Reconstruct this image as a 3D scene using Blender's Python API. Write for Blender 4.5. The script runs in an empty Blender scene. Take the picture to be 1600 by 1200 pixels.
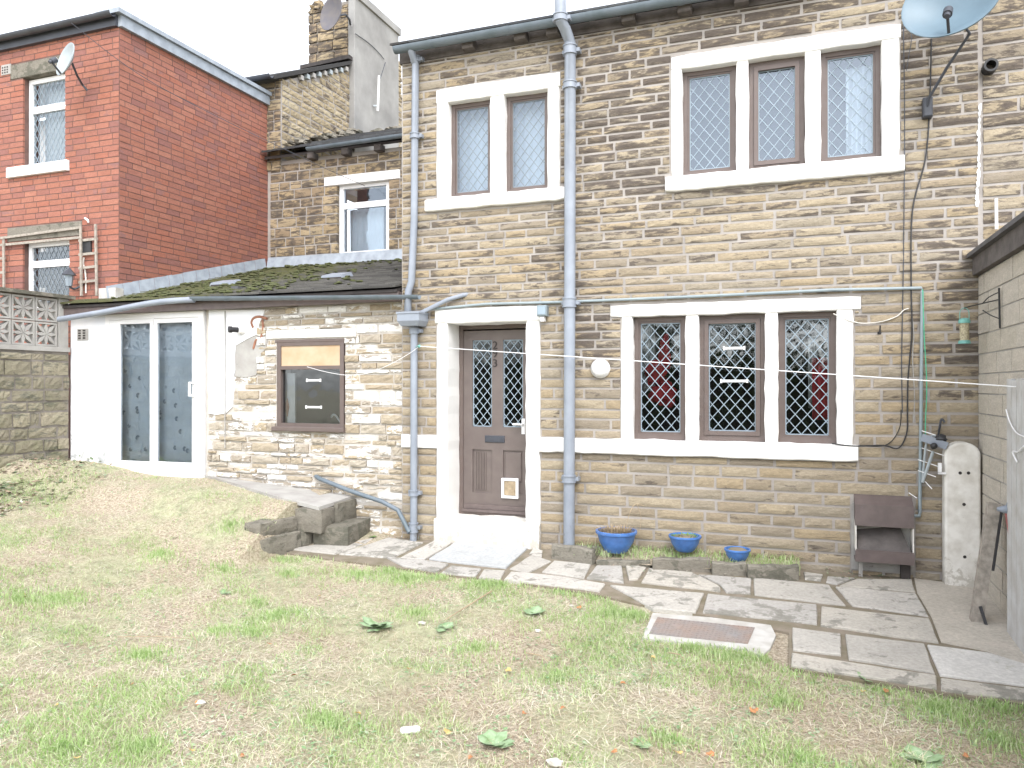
import bpy, math, random
import numpy as np
from mathutils import Vector, Matrix, noise as mnoise
R = random.Random(7)
sc = bpy.context.scene
COL = sc.collection
# ------------------------------------------------------------------ camera
FPX, YAW, HY = 1190.0, math.radians(20.3), 603.0
CAM = Vector((0.0, -7.1, 1.5))
cd = bpy.data.cameras.new('camera'); cam = bpy.data.objects.new('camera', cd); COL.objects.link(cam)
cam.location = CAM
cam.rotation_euler = (math.radians(90) + math.atan((HY-600)/FPX), 0, YAW)
cd.sensor_width = 36; cd.lens = 36*FPX/1600; cd.clip_start = .05; cd.clip_end = 600
sc.camera = cam
# ------------------------------------------------------------------ world, sun, exposure
W = bpy.data.worlds.new('World'); sc.world = W; W.use_nodes = True
wn = W.node_tree; wn.nodes.clear()
sky = wn.nodes.new('ShaderNodeTexSky'); sky.sky_type = 'NISHITA'; sky.sun_disc = False
SE, SR = math.radians(50), math.radians(152)
sky.sun_elevation = SE; sky.sun_rotation = SR; sky.air_density = 1.0; sky.dust_density = 1.5; sky.ozone_density = 1.0
hsv = wn.nodes.new('ShaderNodeHueSaturation'); hsv.inputs['Saturation'].default_value = .22
bg = wn.nodes.new('ShaderNodeBackground'); bg.inputs[1].default_value = .15
wo = wn.nodes.new('ShaderNodeOutputWorld')
wn.links.new(sky.outputs[0], hsv.inputs['Color']); wn.links.new(hsv.outputs[0], bg.inputs[0]); wn.links.new(bg.outputs[0], wo.inputs[0])
sd = bpy.data.lights.new('sun', 'SUN'); sd.energy = 0.5; sd.angle = math.radians(35); sd.color = (1, .97, .93)
so = bpy.data.objects.new('sun', sd); COL.objects.link(so)
dsun = Vector((math.sin(SR)*math.cos(SE), math.cos(SR)*math.cos(SE), math.sin(SE)))
so.rotation_euler = dsun.to_track_quat('Z', 'Y').to_euler(); so.location = (0, -5, 12)
sc.view_settings.view_transform = 'Standard'; sc.view_settings.look = 'None'
sc.view_settings.exposure = 1.95; sc.view_settings.gamma = 1.0; sc.view_settings.use_curve_mapping = False
# ------------------------------------------------------------------ measuring from the photograph (1600 x 1200)
CS, SN = math.cos(YAW), math.sin(YAW)
def ray(px, py):
    u = px-800
    return (-FPX*SN+u*CS, FPX*CS+u*SN, HY-py)
def PY(px, py, Y=0.0):            # point on a wall plane y = Y
    d = ray(px, py); t = (Y-CAM.y)/d[1]
    return Vector((t*d[0], Y, CAM.z+t*d[2]))
def PX(px, py, X):                # point on a wall plane x = X
    d = ray(px, py); t = X/d[0]
    return Vector((X, CAM.y+t*d[1], CAM.z+t*d[2]))
GA, GB = -.08, .06
def G(px, py, dz=0.0):            # point on the gently sloping path
    d = ray(px, py); a = GA+dz
    t = (a+GB*CAM.y-CAM.z)/(d[2]-GB*d[1])
    return Vector((t*d[0], CAM.y+t*d[1], CAM.z+t*d[2]))
def proj(p):
    v = Vector(p)-CAM
    f = -SN*v.x+CS*v.y; r = CS*v.x+SN*v.y
    if f < .1: return None
    return 800+FPX*r/f, HY-FPX*v.z/f, f
def X0(px, Y=0.0): return PY(px, 600, Y).x
def Z0(px, py, Y=0.0): return PY(px, py, Y).z
# ------------------------------------------------------------------ materials
MATS = {}
def nd(nt, t, ins=None, **kw):
    n = nt.nodes.new(t)
    for k, v in kw.items(): setattr(n, k, v)
    if ins:
        for k, v in ins.items():
            s = n.inputs[k]
            if isinstance(v, bpy.types.NodeSocket): nt.links.new(v, s)
            else: s.default_value = v
    return n
def mth(nt, op, a, b=0.0, clamp=False):
    n = nt.nodes.new('ShaderNodeMath'); n.operation = op; n.use_clamp = clamp
    for i, v in ((0, a), (1, b)):
        if isinstance(v, bpy.types.NodeSocket): nt.links.new(v, n.inputs[i])
        else: n.inputs[i].default_value = v
    return n.outputs[0]
def mix(nt, f, a, b):
    n = nt.nodes.new('ShaderNodeMix'); n.data_type = 'RGBA'
    for k, v in ((0, f), (6, a), (7, b)):
        if isinstance(v, bpy.types.NodeSocket): nt.links.new(v, n.inputs[k])
        else: n.inputs[k].default_value = v if k == 0 else (v[0], v[1], v[2], 1)
    return n.outputs[2]
def ramp(nt, f, stops, interp='LINEAR'):
    n = nt.nodes.new('ShaderNodeValToRGB'); n.color_ramp.interpolation = interp
    e = n.color_ramp.elements
    while len(e) < len(stops): e.new(.5)
    for i, (p, c) in enumerate(stops):
        e[i].position = p; e[i].color = (c, c, c, 1) if not hasattr(c, '__len__') else (c[0], c[1], c[2], 1)
    nt.links.new(f, n.inputs[0]); return n.outputs[0]
def newmat(name):
    m = bpy.data.materials.new(name); m.use_nodes = True; nt = m.node_tree
    b = nt.nodes['Principled BSDF']; MATS[name] = m
    return m, nt, b
def pos(nt, scale=(1, 1, 1)):
    g = nt.nodes.new('ShaderNodeNewGeometry')
    mp = nt.nodes.new('ShaderNodeMapping'); mp.inputs['Scale'].default_value = scale
    nt.links.new(g.outputs['Position'], mp.inputs[0]); return mp.outputs[0]
def nz(nt, vec, scale, detail=4, rough=.55, dist=0.0):
    return nd(nt, 'ShaderNodeTexNoise', {'Vector': vec, 'Scale': scale, 'Detail': detail, 'Roughness': rough, 'Distortion': dist}).outputs[0]
def rnd_of(nt):
    oi = nt.nodes.new('ShaderNodeObjectInfo'); at = nt.nodes.new('ShaderNodeAttribute'); at.attribute_name = 'rnd'
    return mth(nt, 'FRACT', mth(nt, 'ADD', oi.outputs['Random'], at.outputs['Fac']))
def simple(name, c, rough=.6, var=.15, scale=8, metal=0.0, bump=.0, bscale=60, c2=None, spec=None):
    m, nt, b = newmat(name)
    v = pos(nt); n = nz(nt, v, scale, 5)
    c2 = c2 or tuple(x*(1-var*2) for x in c)
    f = ramp(nt, n, [(.35, 0.0), (.68, 1.0)])
    nt.links.new(mix(nt, f, c, c2), b.inputs['Base Color'])
    b.inputs['Roughness'].default_value = rough; b.inputs['Metallic'].default_value = metal
    if spec is not None: b.inputs['Specular IOR Level'].default_value = spec
    if bump:
        bp = nd(nt, 'ShaderNodeBump', {'Height': nz(nt, v, bscale, 4), 'Strength': bump, 'Distance': .004})
        nt.links.new(bp.outputs[0], b.inputs['Normal'])
    return m
def stone_mat(name, cols, soot_col=(.05, .042, .038), soot=(.0, .0, 1.2, 3.2), thr=.62, stain=None, sy=1.0, bump=.6, paint=None, hgt=(6, 18), moss=None):
    """cols: colours picked per stone; soot: extra at low z, extra at high z, z0, z1"""
    m, nt, b = newmat(name)
    r = rnd_of(nt)
    k = len(cols)
    base = ramp(nt, r, [(i/k, c) for i, c in enumerate(cols)], 'CONSTANT')
    v = pos(nt)
    big = nz(nt, pos(nt, (2.2, 2.2, 9)), 2.2, 6, .6, .3)
    base = mix(nt, ramp(nt, big, [(.35, 0.0), (.7, .45)]), base, tuple(x*.62 for x in cols[0]))
    fine = nz(nt, pos(nt, (1, 1, 2.5)), 38, 6, .7)
    base = mix(nt, ramp(nt, fine, [(.40, .38), (.62, 0.0)]), base, tuple(x*.45 for x in cols[0]))
    g = nt.nodes.new('ShaderNodeNewGeometry'); sp = nt.nodes.new('ShaderNodeSeparateXYZ'); nt.links.new(g.outputs['Position'], sp.inputs[0])
    hb = nd(nt, 'ShaderNodeMapRange', {'Value': sp.outputs[2], 'From Min': soot[2], 'From Max': soot[3], 'To Min': soot[0], 'To Max': soot[1]}).outputs[0]
    ofs = nd(nt, 'ShaderNodeCombineXYZ', {'X': mth(nt, 'MULTIPLY', r, 31.0), 'Z': mth(nt, 'MULTIPLY', r, 17.0)}).outputs[0]
    va = nt.nodes.new('ShaderNodeVectorMath'); va.operation = 'ADD'; nt.links.new(pos(nt, (hgt[0]*.8, hgt[0]*.8, hgt[1]*1.15)), va.inputs[0]); nt.links.new(ofs, va.inputs[1])
    s1 = nz(nt, va.outputs[0], 1.0, 5, .68, .4)
    s1 = mth(nt, 'ADD', mth(nt, 'MULTIPLY', mth(nt, 'SUBTRACT', s1, .5), 2.1), .5)
    s = mth(nt, 'ADD', s1, mth(nt, 'MULTIPLY', mth(nt, 'SUBTRACT', mth(nt, 'FRACT', mth(nt, 'MULTIPLY', r, 7.31)), .5), .24))
    s = mth(nt, 'ADD', s, hb)
    if stain:
        for (c, rad, amt) in stain:
            vm = nt.nodes.new('ShaderNodeVectorMath'); vm.operation = 'DISTANCE'
            nt.links.new(g.outputs['Position'], vm.inputs[0]); vm.inputs[1].default_value = c
            s = mth(nt, 'ADD', s, nd(nt, 'ShaderNodeMapRange', {'Value': vm.outputs['Value'], 'From Min': 0, 'From Max': rad, 'To Min': amt, 'To Max': 0.0}).outputs[0])
    sm = ramp(nt, s, [(thr-.04, 0.0), (thr+.02, .55), (thr+.12, .82), (thr+.3, .95)])
    col = mix(nt, sm, base, mix(nt, fine, soot_col, tuple(min(1, x*2.2) for x in soot_col)))
    if paint:
        pn = nz(nt, pos(nt, (1, 1, 3)), 5, 7, .75, .4)
        pf = ramp(nt, mth(nt, 'ADD', pn, mth(nt, 'MULTIPLY', mth(nt, 'SUBTRACT', r, .5), .35)), [(paint[0], 0.0), (paint[0]+.05, 1.0)])
        col = mix(nt, pf, col, paint[1])
    if moss:
        mn = nz(nt, v, 3.0, 6, .7)
        mf = mth(nt, 'MULTIPLY', ramp(nt, mn, [(.45, 0.0), (.6, 1.0)]), nd(nt, 'ShaderNodeMapRange', {'Value': sp.outputs[2], 'From Min': moss[0], 'From Max': moss[1], 'To Min': .45, 'To Max': 0.0}).outputs[0])
        col = mix(nt, mf, col, (.15, .16, .08))
    nt.links.new(col, b.inputs['Base Color']); b.inputs['Roughness'].default_value = .92; b.inputs['Specular IOR Level'].default_value = .2
    hh = mth(nt, 'ADD', nz(nt, v, 90, 4, .7), mth(nt, 'MULTIPLY', nz(nt, v, 22, 4), 1.6))
    bp = nd(nt, 'ShaderNodeBump', {'Height': hh, 'Strength': bump, 'Distance': .008})
    nt.links.new(bp.outputs[0], b.inputs['Normal'])
    return m
stone_mat('sandstone', [(.37, .305, .215), (.33, .27, .195), (.395, .33, .235), (.30, .25, .185), (.37, .315, .24), (.325, .285, .225), (.40, .34, .25), (.37, .295, .195), (.285, .245, .195)],
          soot_col=(.058, .048, .042), soot=(-.21, .035, 1.2, 3.4), thr=.60, stain=[((-1.45, 0, 4.1), 1.5, .24), ((-.6, 0, 4.8), .8, .2), ((-3.75, 0, 2.4), .8, .14), ((1.38, 0, 1.9), .6, .42), ((1.38, 0, 2.6), .5, .3), ((1.35, 0, 4.4), 1.0, .2), ((-2.1, 0, 2.4), .6, .2), ((-1.75, 0, 1.85), .6, .38), ((0.1, 0, 5.1), 1.4, .1)])
stone_mat('old_sandstone', [(.40, .31, .19), (.34, .26, .16), (.44, .35, .23), (.29, .22, .15), (.38, .31, .21)], soot_col=(.055, .046, .04), soot=(.02, .04, 3, 6), thr=.50)
stone_mat('gable_stone', [(.43, .35, .23), (.38, .31, .20), (.47, .40, .28), (.33, .27, .18)], soot_col=(.07, .058, .05), soot=(0, -.02, 5, 7), thr=.62, hgt=(5, 10))
stone_mat('rubble_stone', [(.44, .375, .285), (.40, .33, .24), (.48, .43, .36), (.38, .335, .28), (.45, .37, .26), (.31, .275, .24), (.50, .46, .40)], soot_col=(.20, .17, .14), soot=(-.03, -.05, .5, 2), thr=.70, paint=(.535, (.68, .665, .64)))
stone_mat('boundary_stone', [(.32, .285, .215), (.27, .245, .18), (.37, .33, .25), (.25, .225, .17)], soot_col=(.07, .07, .06), soot=(0, 0, 0, 1), thr=.63, moss=(.3, 2.2), bump=.9)
stone_mat('red_brick', [(.36, .155, .115), (.33, .145, .11), (.38, .165, .12), (.30, .135, .11), (.35, .15, .105), (.39, .175, .125), (.27, .13, .115), (.365, .145, .10)],
          soot_col=(.14, .075, .07), soot=(-.05, .02, 3.2, 6), thr=.78, bump=.25, hgt=(3, 4), stain=[((-8.05, 3.1, 4.4), 1.2, .16)])
stone_mat('wall_block', [(.55, .50, .43), (.52, .475, .40), (.55, .505, .44), (.53, .485, .42)], soot_col=(.30, .27, .235), soot=(.03, -.02, .0, 2), thr=.76, bump=.4)
stone_mat('flagstone', [(.50, .475, .435), (.46, .435, .395), (.53, .50, .46), (.44, .42, .395), (.50, .465, .41)], soot_col=(.13, .125, .11), soot=(0, 0, 0, 1), thr=.64, bump=.45, hgt=(7, 7))
stone_mat('step_stone', [(.24, .22, .185), (.21, .195, .16), (.27, .25, .21)], soot_col=(.07, .068, .055), soot=(.05, 0, -.1, .3), thr=.60, bump=.8, hgt=(9, 9))
stone_mat('blue_flag', [(.47, .48, .485), (.45, .465, .475)], soot_col=(.2, .2, .2), thr=.75, bump=.3, hgt=(7, 7))
stone_mat('bright_flag', [(.62, .60, .57), (.60, .58, .55)], soot_col=(.25, .24, .2), thr=.75, bump=.3, hgt=(7, 7))
stone_mat('slate', [(.075, .078, .085), (.06, .062, .066), (.095, .098, .10), (.055, .052, .05)], soot_col=(.03, .03, .03), thr=.7, bump=.4, hgt=(9, 9))
# moss covered tile roof
m, nt, b = newmat('mossy_tile')
r = rnd_of(nt); base = mix(nt, r, (.05, .047, .044), (.105, .10, .09))
g = nt.nodes.new('ShaderNodeNewGeometry'); sp = nt.nodes.new('ShaderNodeSeparateXYZ'); nt.links.new(g.outputs['Position'], sp.inputs[0])
xb = nd(nt, 'ShaderNodeMapRange', {'Value': sp.outputs[0], 'From Min': -7.0, 'From Max': -5.0, 'To Min': .12, 'To Max': -.14}).outputs[0]
mf = ramp(nt, mth(nt, 'ADD', nz(nt, pos(nt), 7, 8, .8), xb), [(.46, 0.0), (.60, .85)])
col = mix(nt, mf, base, mix(nt, nz(nt, pos(nt), 30, 3), (.06, .068, .022), (.12, .115, .038)))
nt.links.new(col, b.inputs['Base Color']); b.inputs['Roughness'].default_value = .95
bp = nd(nt, 'ShaderNodeBump', {'Height': nz(nt, pos(nt), 60, 5, .8), 'Strength': .8, 'Distance': .01}); nt.links.new(bp.outputs[0], b.inputs['Normal'])
simple('mortar', (.375, .345, .32), .95, .14, 3, bump=.5, bscale=70)
simple('mortar_dark', (.24, .215, .19), .95, .18, 6, bump=.5)
simple('brick_mortar', (.17, .10, .085), .95, .2, 6, bump=.4)
simple('rubble_mortar', (.42, .385, .34), .95, .2, 6, bump=.9, bscale=30, c2=(.54, .51, .48))
simple('white_paint', (.80, .79, .77), .6, .03, 4, bump=.35, bscale=28)
simple('weathered_white', (.74, .72, .68), .8, .12, 9, bump=.7, bscale=30, c2=(.55, .52, .47))
simple('render_white', (.78, .78, .79), .8, .03, 3, bump=.4, bscale=25, c2=(.68, .70, .74))
simple('white_plastic', (.80, .80, .81), .35, .02, 4)
simple('grey_plastic', (.27, .30, .35), .45, .08, 5, c2=(.215, .24, .285))
simple('gutter_grey', (.15, .18, .215), .45, .15, 5, c2=(.10, .13, .15))
simple('dark_gutter', (.055, .06, .075), .5, .15, 5)
simple('green_grey_pipe', (.27, .32, .34), .5, .15, 5, c2=(.21, .255, .28))
simple('brown_paint', (.125, .098, .09), .5, .12, 12, bump=.2, c2=(.115, .085, .075))
simple('brown_door', (.125, .10, .093), .45, .1, 9, bump=.15, c2=(.145, .118, .108))
simple('brown_metal', (.135, .105, .10), .5, .12, 12)
simple('dark_wood', (.05, .042, .04), .8, .2, 12, bump=.5)
simple('corbel_stone', (.125, .11, .105), .9, .2, 10, bump=.6)
simple('grey_wood', (.37, .33, .285), .9, .2, 25, bump=.6)
simple('gate_wood', (.50, .50, .50), .8, .1, 8, bump=.4, c2=(.40, .38, .36))
simple('black_rubber', (.025, .025, .028), .55, .1, 10)
simple('black_felt', (.05, .05, .055), .85, .3, 8, bump=.8, bscale=40, c2=(.09, .09, .10))
simple('dark_grey_felt', (.12, .115, .12), .9, .2, 6, bump=.6)
simple('lead', (.34, .38, .43), .6, .15, 8, bump=.3, c2=(.24, .27, .31))
simple('lead_came', (.27, .34, .40), .5, .05, 8)
simple('lead_came_dim', (.22, .26, .30), .5, .05, 8)
simple('cement', (.38, .37, .35), .95, .15, 6, bump=.7, c2=(.30, .285, .27))
simple('chimney_render', (.31, .305, .295), .95, .2, 1.6, bump=.7, c2=(.20, .195, .19))
simple('white_cement', (.50, .49, .47), .9, .1, 9, bump=.6, c2=(.38, .36, .33))
simple('plywood', (.46, .32, .20), .8, .1, 5, c2=(.52, .41, .29))
simple('blue_glaze', (.075, .20, .52), .25, .12, 12, c2=(.06, .14, .36))
simple('soil', (.22, .185, .145), .98, .3, 9, bump=1.0, c2=(.15, .13, .085))
simple('red_cloth', (.42, .035, .05), .9, .2, 6)
simple('pale_cloth', (.55, .58, .60), .9, .1, 6)
simple('net_blue', (.66, .74, .79), .9, .1, 3)
simple('curtain_white', (.62, .66, .68), .9, .05, 4)
simple('motif', (.26, .32, .38), .9, .05, 4)
simple('room', (.10, .10, .105), .95, .1, 3)
simple('terracotta', (.36, .17, .11), .9, .2, 20, bump=.5)
simple('iron_cover', (.24, .225, .22), .8, .25, 5, bump=.5, c2=(.28, .21, .175))
simple('dish_grey', (.12, .18, .225), .45, .06, 6)
simple('dish_pale', (.34, .38, .40), .5, .08, 6)
simple('dish_rust', (.10, .095, .11), .7, .2, 6, c2=(.14, .125, .12))
simple('green_plastic', (.16, .40, .36), .45, .1, 6)
simple('bright_green', (.08, .45, .27), .5, .1, 6)
simple('seed', (.50, .44, .30), .8, .3, 80)
simple('leaf_green', (.10, .19, .05), .7, .2, 20, c2=(.17, .27, .09))
simple('weed_green', (.30, .40, .25), .7, .15, 20, c2=(.16, .25, .11))
simple('dead_leaf', (.45, .22, .09), .8, .25, 30, c2=(.30, .13, .06))
simple('yellow_leaf', (.60, .42, .16), .8, .15, 30)
simple('rust_rod', (.30, .10, .09), .8, .2, 20)
simple('dry_stem', (.42, .33, .22), .9, .2, 20)
simple('moss', (.085, .095, .032), .95, .3, 25, bump=.8, c2=(.045, .048, .024))
simple('tree_leaf', (.045, .065, .025), .8, .3, 2, c2=(.08, .10, .035))
simple('tree_bark', (.07, .055, .045), .95, .2, 10, bump=.6)
def glass(name, refl=.10, tint=(.92, .95, .96), ior=1.75, gc=(.88, .94, 1)):
    m = bpy.data.materials.new(name); m.use_nodes = True; nt = m.node_tree; nt.nodes.clear(); MATS[name] = m
    o = nt.nodes.new('ShaderNodeOutputMaterial'); tr = nd(nt, 'ShaderNodeBsdfTransparent', {'Color': (*tint, 1)})
    wv = nd(nt, 'ShaderNodeBump', {'Height': nz(nt, pos(nt), 3.5, 2), 'Strength': .25, 'Distance': .01})
    gl = nd(nt, 'ShaderNodeBsdfGlossy', {'Color': (*gc, 1), 'Roughness': .03, 'Normal': wv.outputs[0]})
    fr = nd(nt, 'ShaderNodeFresnel', {'IOR': ior}); f = mth(nt, 'ADD', fr.outputs[0], refl, True)
    mx = nt.nodes.new('ShaderNodeMixShader'); nt.links.new(f, mx.inputs[0]); nt.links.new(tr.outputs[0], mx.inputs[1]); nt.links.new(gl.outputs[0], mx.inputs[2])
    nt.links.new(mx.outputs[0], o.inputs[0]); return m
glass('window_glass', .05); glass('upper_glass', .10, (.82, .89, .95), 1.45, (.78, .88, 1)); glass('door_glass', .03, (.7, .78, .8)); glass('patio_glass', .14, (.9, .95, 1))
def dirty(name, z0, z1, scale=9, dirt=(.30, .28, .26), spots=.70):
    m_ = MATS[name]; nt = m_.node_tree; b = nt.nodes['Principled BSDF']; src = b.inputs['Base Color'].links[0].from_socket
    g = nt.nodes.new('ShaderNodeNewGeometry'); sp = nt.nodes.new('ShaderNodeSeparateXYZ'); nt.links.new(g.outputs['Position'], sp.inputs[0])
    zb = nd(nt, 'ShaderNodeMapRange', {'Value': sp.outputs[2], 'From Min': z0, 'From Max': z1, 'To Min': .22, 'To Max': 0.0}).outputs[0]
    f = ramp(nt, mth(nt, 'ADD', nz(nt, pos(nt), scale, 8, .78, .3), zb), [(spots, 0.0), (spots+.06, .85)])
    nt.links.new(mix(nt, f, src, dirt), b.inputs['Base Color'])
dirty('blue_glaze', -.1, .2, 30, (.16, .16, .15), .70); dirty('grey_plastic', -.1, .5, 20, (.17, .18, .18), .71); dirty('render_white', .4, 1.1, 6, (.36, .37, .38), .68); dirty('white_paint', -.1, .5, 16, (.36, .33, .29), .69); dirty('weathered_white', -.1, .3, 14, (.42, .39, .34), .66)
dirty('white_cement', 5, 6, 14, (.22, .20, .17), .85); dirty('cement', 5, 6, 9, (.13, .125, .12), .84)
# grass and ground
def grass_mat(name, a, b_, c, trans=True):
    m, nt, b = newmat(name); at = nt.nodes.new('ShaderNodeAttribute'); at.attribute_name = 'rnd'
    col = ramp(nt, at.outputs['Fac'], [(0, a), (.5, b_), (1, c)])
    nt.links.new(col, b.inputs['Base Color']); b.inputs['Roughness'].default_value = .75; b.inputs['Specular IOR Level'].default_value = .15
    tl = nt.nodes.new('ShaderNodeBsdfTranslucent'); nt.links.new(col, tl.inputs[0]); ms_ = nt.nodes.new('ShaderNodeMixShader'); ms_.inputs[0].default_value = .35
    nt.links.new(b.outputs[0], ms_.inputs[1]); nt.links.new(tl.outputs[0], ms_.inputs[2]); nt.links.new(ms_.outputs[0], nt.nodes['Material Output'].inputs[0])
    return m
grass_mat('grass_blade', (.27, .42, .13), (.50, .61, .32), (.70, .71, .50))
grass_mat('straw', (.42, .33, .23), (.74, .66, .51), (.85, .80, .70))
grass_mat('clover', (.25, .40, .20), (.36, .48, .29), (.48, .56, .40))
m, nt, b = newmat('lawn_ground')
n1 = nz(nt, pos(nt), 1.1, 6, .65); n2 = nz(nt, pos(nt), 9, 6, .8); n3 = nz(nt, pos(nt, (1, 1, 1)), 45, 5, .8)
c1 = mix(nt, ramp(nt, n3, [(.38, 0.0), (.62, 1.0)]), (.27, .21, .15), (.68, .59, .46))
c2 = mix(nt, ramp(nt, n2, [(.35, 0.0), (.6, 1.0)]), (.23, .25, .14), (.55, .57, .36))
col = mix(nt, ramp(nt, n1, [(.44, 0.0), (.60, .75)]), c1, c2)
col = mix(nt, ramp(nt, nz(nt, pos(nt), 4.5, 6, .8), [(.66, 0.0), (.74, .7)]), col, (.13, .095, .07))
nt.links.new(col, b.inputs['Base Color']); b.inputs['Roughness'].default_value = 1
bp = nd(nt, 'ShaderNodeBump', {'Height': n3, 'Strength': 1.0, 'Distance': .03}); nt.links.new(bp.outputs[0], b.inputs['Normal'])
# ------------------------------------------------------------------ mesh helpers
def world_loc(o):
    v = Vector((0, 0, 0))
    while o is not None: v += o.location; o = o.parent
    return v
class MB:
    def __init__(s): s.v = []; s.f = []; s.r = []; s.rv = 0.0
    def face(s, *idx): s.f.append(idx); s.r.append(s.rv)
    def add(s, verts, faces):
        n = len(s.v); s.v += [tuple(p) for p in verts]
        for f in faces: s.f.append(tuple(i+n for i in f)); s.r.append(s.rv)
        return s
    def box(s, x0, x1, y0, y1, z0, z1):
        if x0 > x1: x0, x1 = x1, x0
        if y0 > y1: y0, y1 = y1, y0
        if z0 > z1: z0, z1 = z1, z0
        return s.add([(x0, y0, z0), (x1, y0, z0), (x1, y1, z0), (x0, y1, z0), (x0, y0, z1), (x1, y0, z1), (x1, y1, z1), (x0, y1, z1)],
                     [(0, 3, 2, 1), (4, 5, 6, 7), (0, 1, 5, 4), (1, 2, 6, 5), (2, 3, 7, 6), (3, 0, 4, 7)])
    def bbox(s, x0, x1, y0, y1, z0, z1, b=.006):     # box with chamfered front edges
        return s.add([(x0, y1, z0), (x1, y1, z0), (x1, y1, z1), (x0, y1, z1), (x0, y0+b, z0), (x1, y0+b, z0), (x1, y0+b, z1), (x0, y0+b, z1),
                      (x0+b, y0, z0+b), (x1-b, y0, z0+b), (x1-b, y0, z1-b), (x0+b, y0, z1-b)],
                     [(0, 3, 2, 1), (0, 1, 5, 4), (1, 2, 6, 5), (2, 3, 7, 6), (3, 0, 4, 7), (4, 5, 9, 8), (5, 6, 10, 9), (6, 7, 11, 10), (7, 4, 8, 11), (8, 9, 10, 11)])
    def wbox(s, x0, x1, y0, y1, z0, z1, b=.009, amp=.0045):
        ax = 0 if (x1-x0) > (z1-z0) else 2; L0, L1 = (x0, x1) if ax == 0 else (z0, z1); n = max(2, int((L1-L0)/.09)); vs = []; fs = []
        c0, c1 = (z0, z1) if ax == 0 else (x0, x1)
        for i in range(n+1):
            t = L0+(L1-L0)*i/n; e = .004 if i in (0, n) else 0; j = [mnoise.noise(Vector((t*9+k*5.3, x0*3+k, z0*3)))*amp*2 for k in range(3)]
            lo, hi, yy = c0+j[0]+e, c1+j[1]-e, y0+j[2]*.7+e
            for (c, y) in ((lo, y1), (lo, yy+b), (lo+b, yy), (hi-b, yy), (hi, yy+b), (hi, y1)): vs.append((t, y, c) if ax == 0 else (c, y, t))
        for i in range(n):
            for k in range(5):
                a = i*6+k; f = (a, a+6, a+7, a+1); fs.append(f if ax == 0 else f[::-1])
        e0 = tuple(range(6)); e1 = tuple(range(n*6+5, n*6-1, -1)); fs += [e0, e1] if ax == 0 else [e0[::-1], e1[::-1]]
        return s.add(vs, fs)
    def prism(s, pts, dvec):                          # polygon (list of points) extruded along dvec
        n = len(pts); d = Vector(dvec); P = [Vector(p) for p in pts]
        nv = Vector((0, 0, 0))
        for i in range(n): nv += P[i].cross(P[(i+1) % n])
        a = list(range(n)); b = [i+n for i in a]
        fs = [(i, (i+1) % n, (i+1) % n+n, i+n) for i in range(n)]
        if nv.dot(d) > 0: F = [tuple(a[::-1]), tuple(b)]+fs
        else: F = [tuple(a), tuple(b[::-1])]+[f[::-1] for f in fs]
        return s.add(P+[p+d for p in P], F)
    def bar(s, a, b, w, h, up=(0, 0, 1)):
        a, b = Vector(a), Vector(b); d = (b-a).normalized(); up = Vector(up)
        sd_ = d.cross(up)
        if sd_.length < 1e-4: sd_ = d.cross(Vector((1, 0, 0)))
        sd_.normalize(); u = sd_.cross(d).normalized(); sd_ *= w/2; u *= h/2
        return s.add([a-sd_-u, a+sd_-u, a+sd_+u, a-sd_+u, b-sd_-u, b+sd_-u, b+sd_+u, b-sd_+u],
                     [(0, 1, 2, 3), (7, 6, 5, 4), (4, 5, 1, 0), (5, 6, 2, 1), (6, 7, 3, 2), (7, 4, 0, 3)])
    def tube(s, pts, r, n=12, caps=True, smooth_path=False):
        P = [Vector(p) for p in pts]
        if smooth_path and len(P) > 2:
            Q = []
            for i in range(len(P)-1):
                p0 = P[max(i-1, 0)]; p1 = P[i]; p2 = P[i+1]; p3 = P[min(i+2, len(P)-1)]
                for k in range(6):
                    t = k/6
                    Q.append(.5*((2*p1)+(p2-p0)*t+(2*p0-5*p1+4*p2-p3)*t*t+(3*p1-p0-3*p2+p3)*t**3))
            P = Q+[P[-1]]
        rr = r if hasattr(r, '__len__') else [r]*len(P)
        m0 = len(s.v); u = None; rings = []
        for i, p in enumerate(P):
            d = (P[min(i+1, len(P)-1)]-P[max(i-1, 0)]).normalized()
            if u is None:
                u = d.cross(Vector((0, 0, 1)));
                if u.length < .1: u = d.cross(Vector((0, 1, 0)))
            u = (u-d*u.dot(d)).normalized(); w = d.cross(u)
            rings.append([p+(u*math.cos(2*math.pi*k/n)+w*math.sin(2*math.pi*k/n))*rr[i] for k in range(n)])
        fs = []
        for i in range(len(P)-1):
            for k in range(n):
                a, b = i*n+k, i*n+(k+1) % n; fs.append((a, b, b+n, a+n))
        if caps: fs += [tuple(range(n-1, -1, -1)), tuple((len(P)-1)*n+k for k in range(n))]
        return s.add([q for rg in rings for q in rg], fs)
    def lathe(s, prof, n=24, M=None, close=False):    # prof: (r, z)
        vs = []
        for (r, z) in prof:
            for k in range(n): vs.append(Vector((r*math.cos(2*math.pi*k/n), r*math.sin(2*math.pi*k/n), z)))
        if M is not None: vs = [M @ v for v in vs]
        fs = []
        for i in range(len(prof)-1):
            for k in range(n): a, b = i*n+k, i*n+(k+1) % n; fs.append((a, b, b+n, a+n))
        return s.add(vs, fs)
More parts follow.
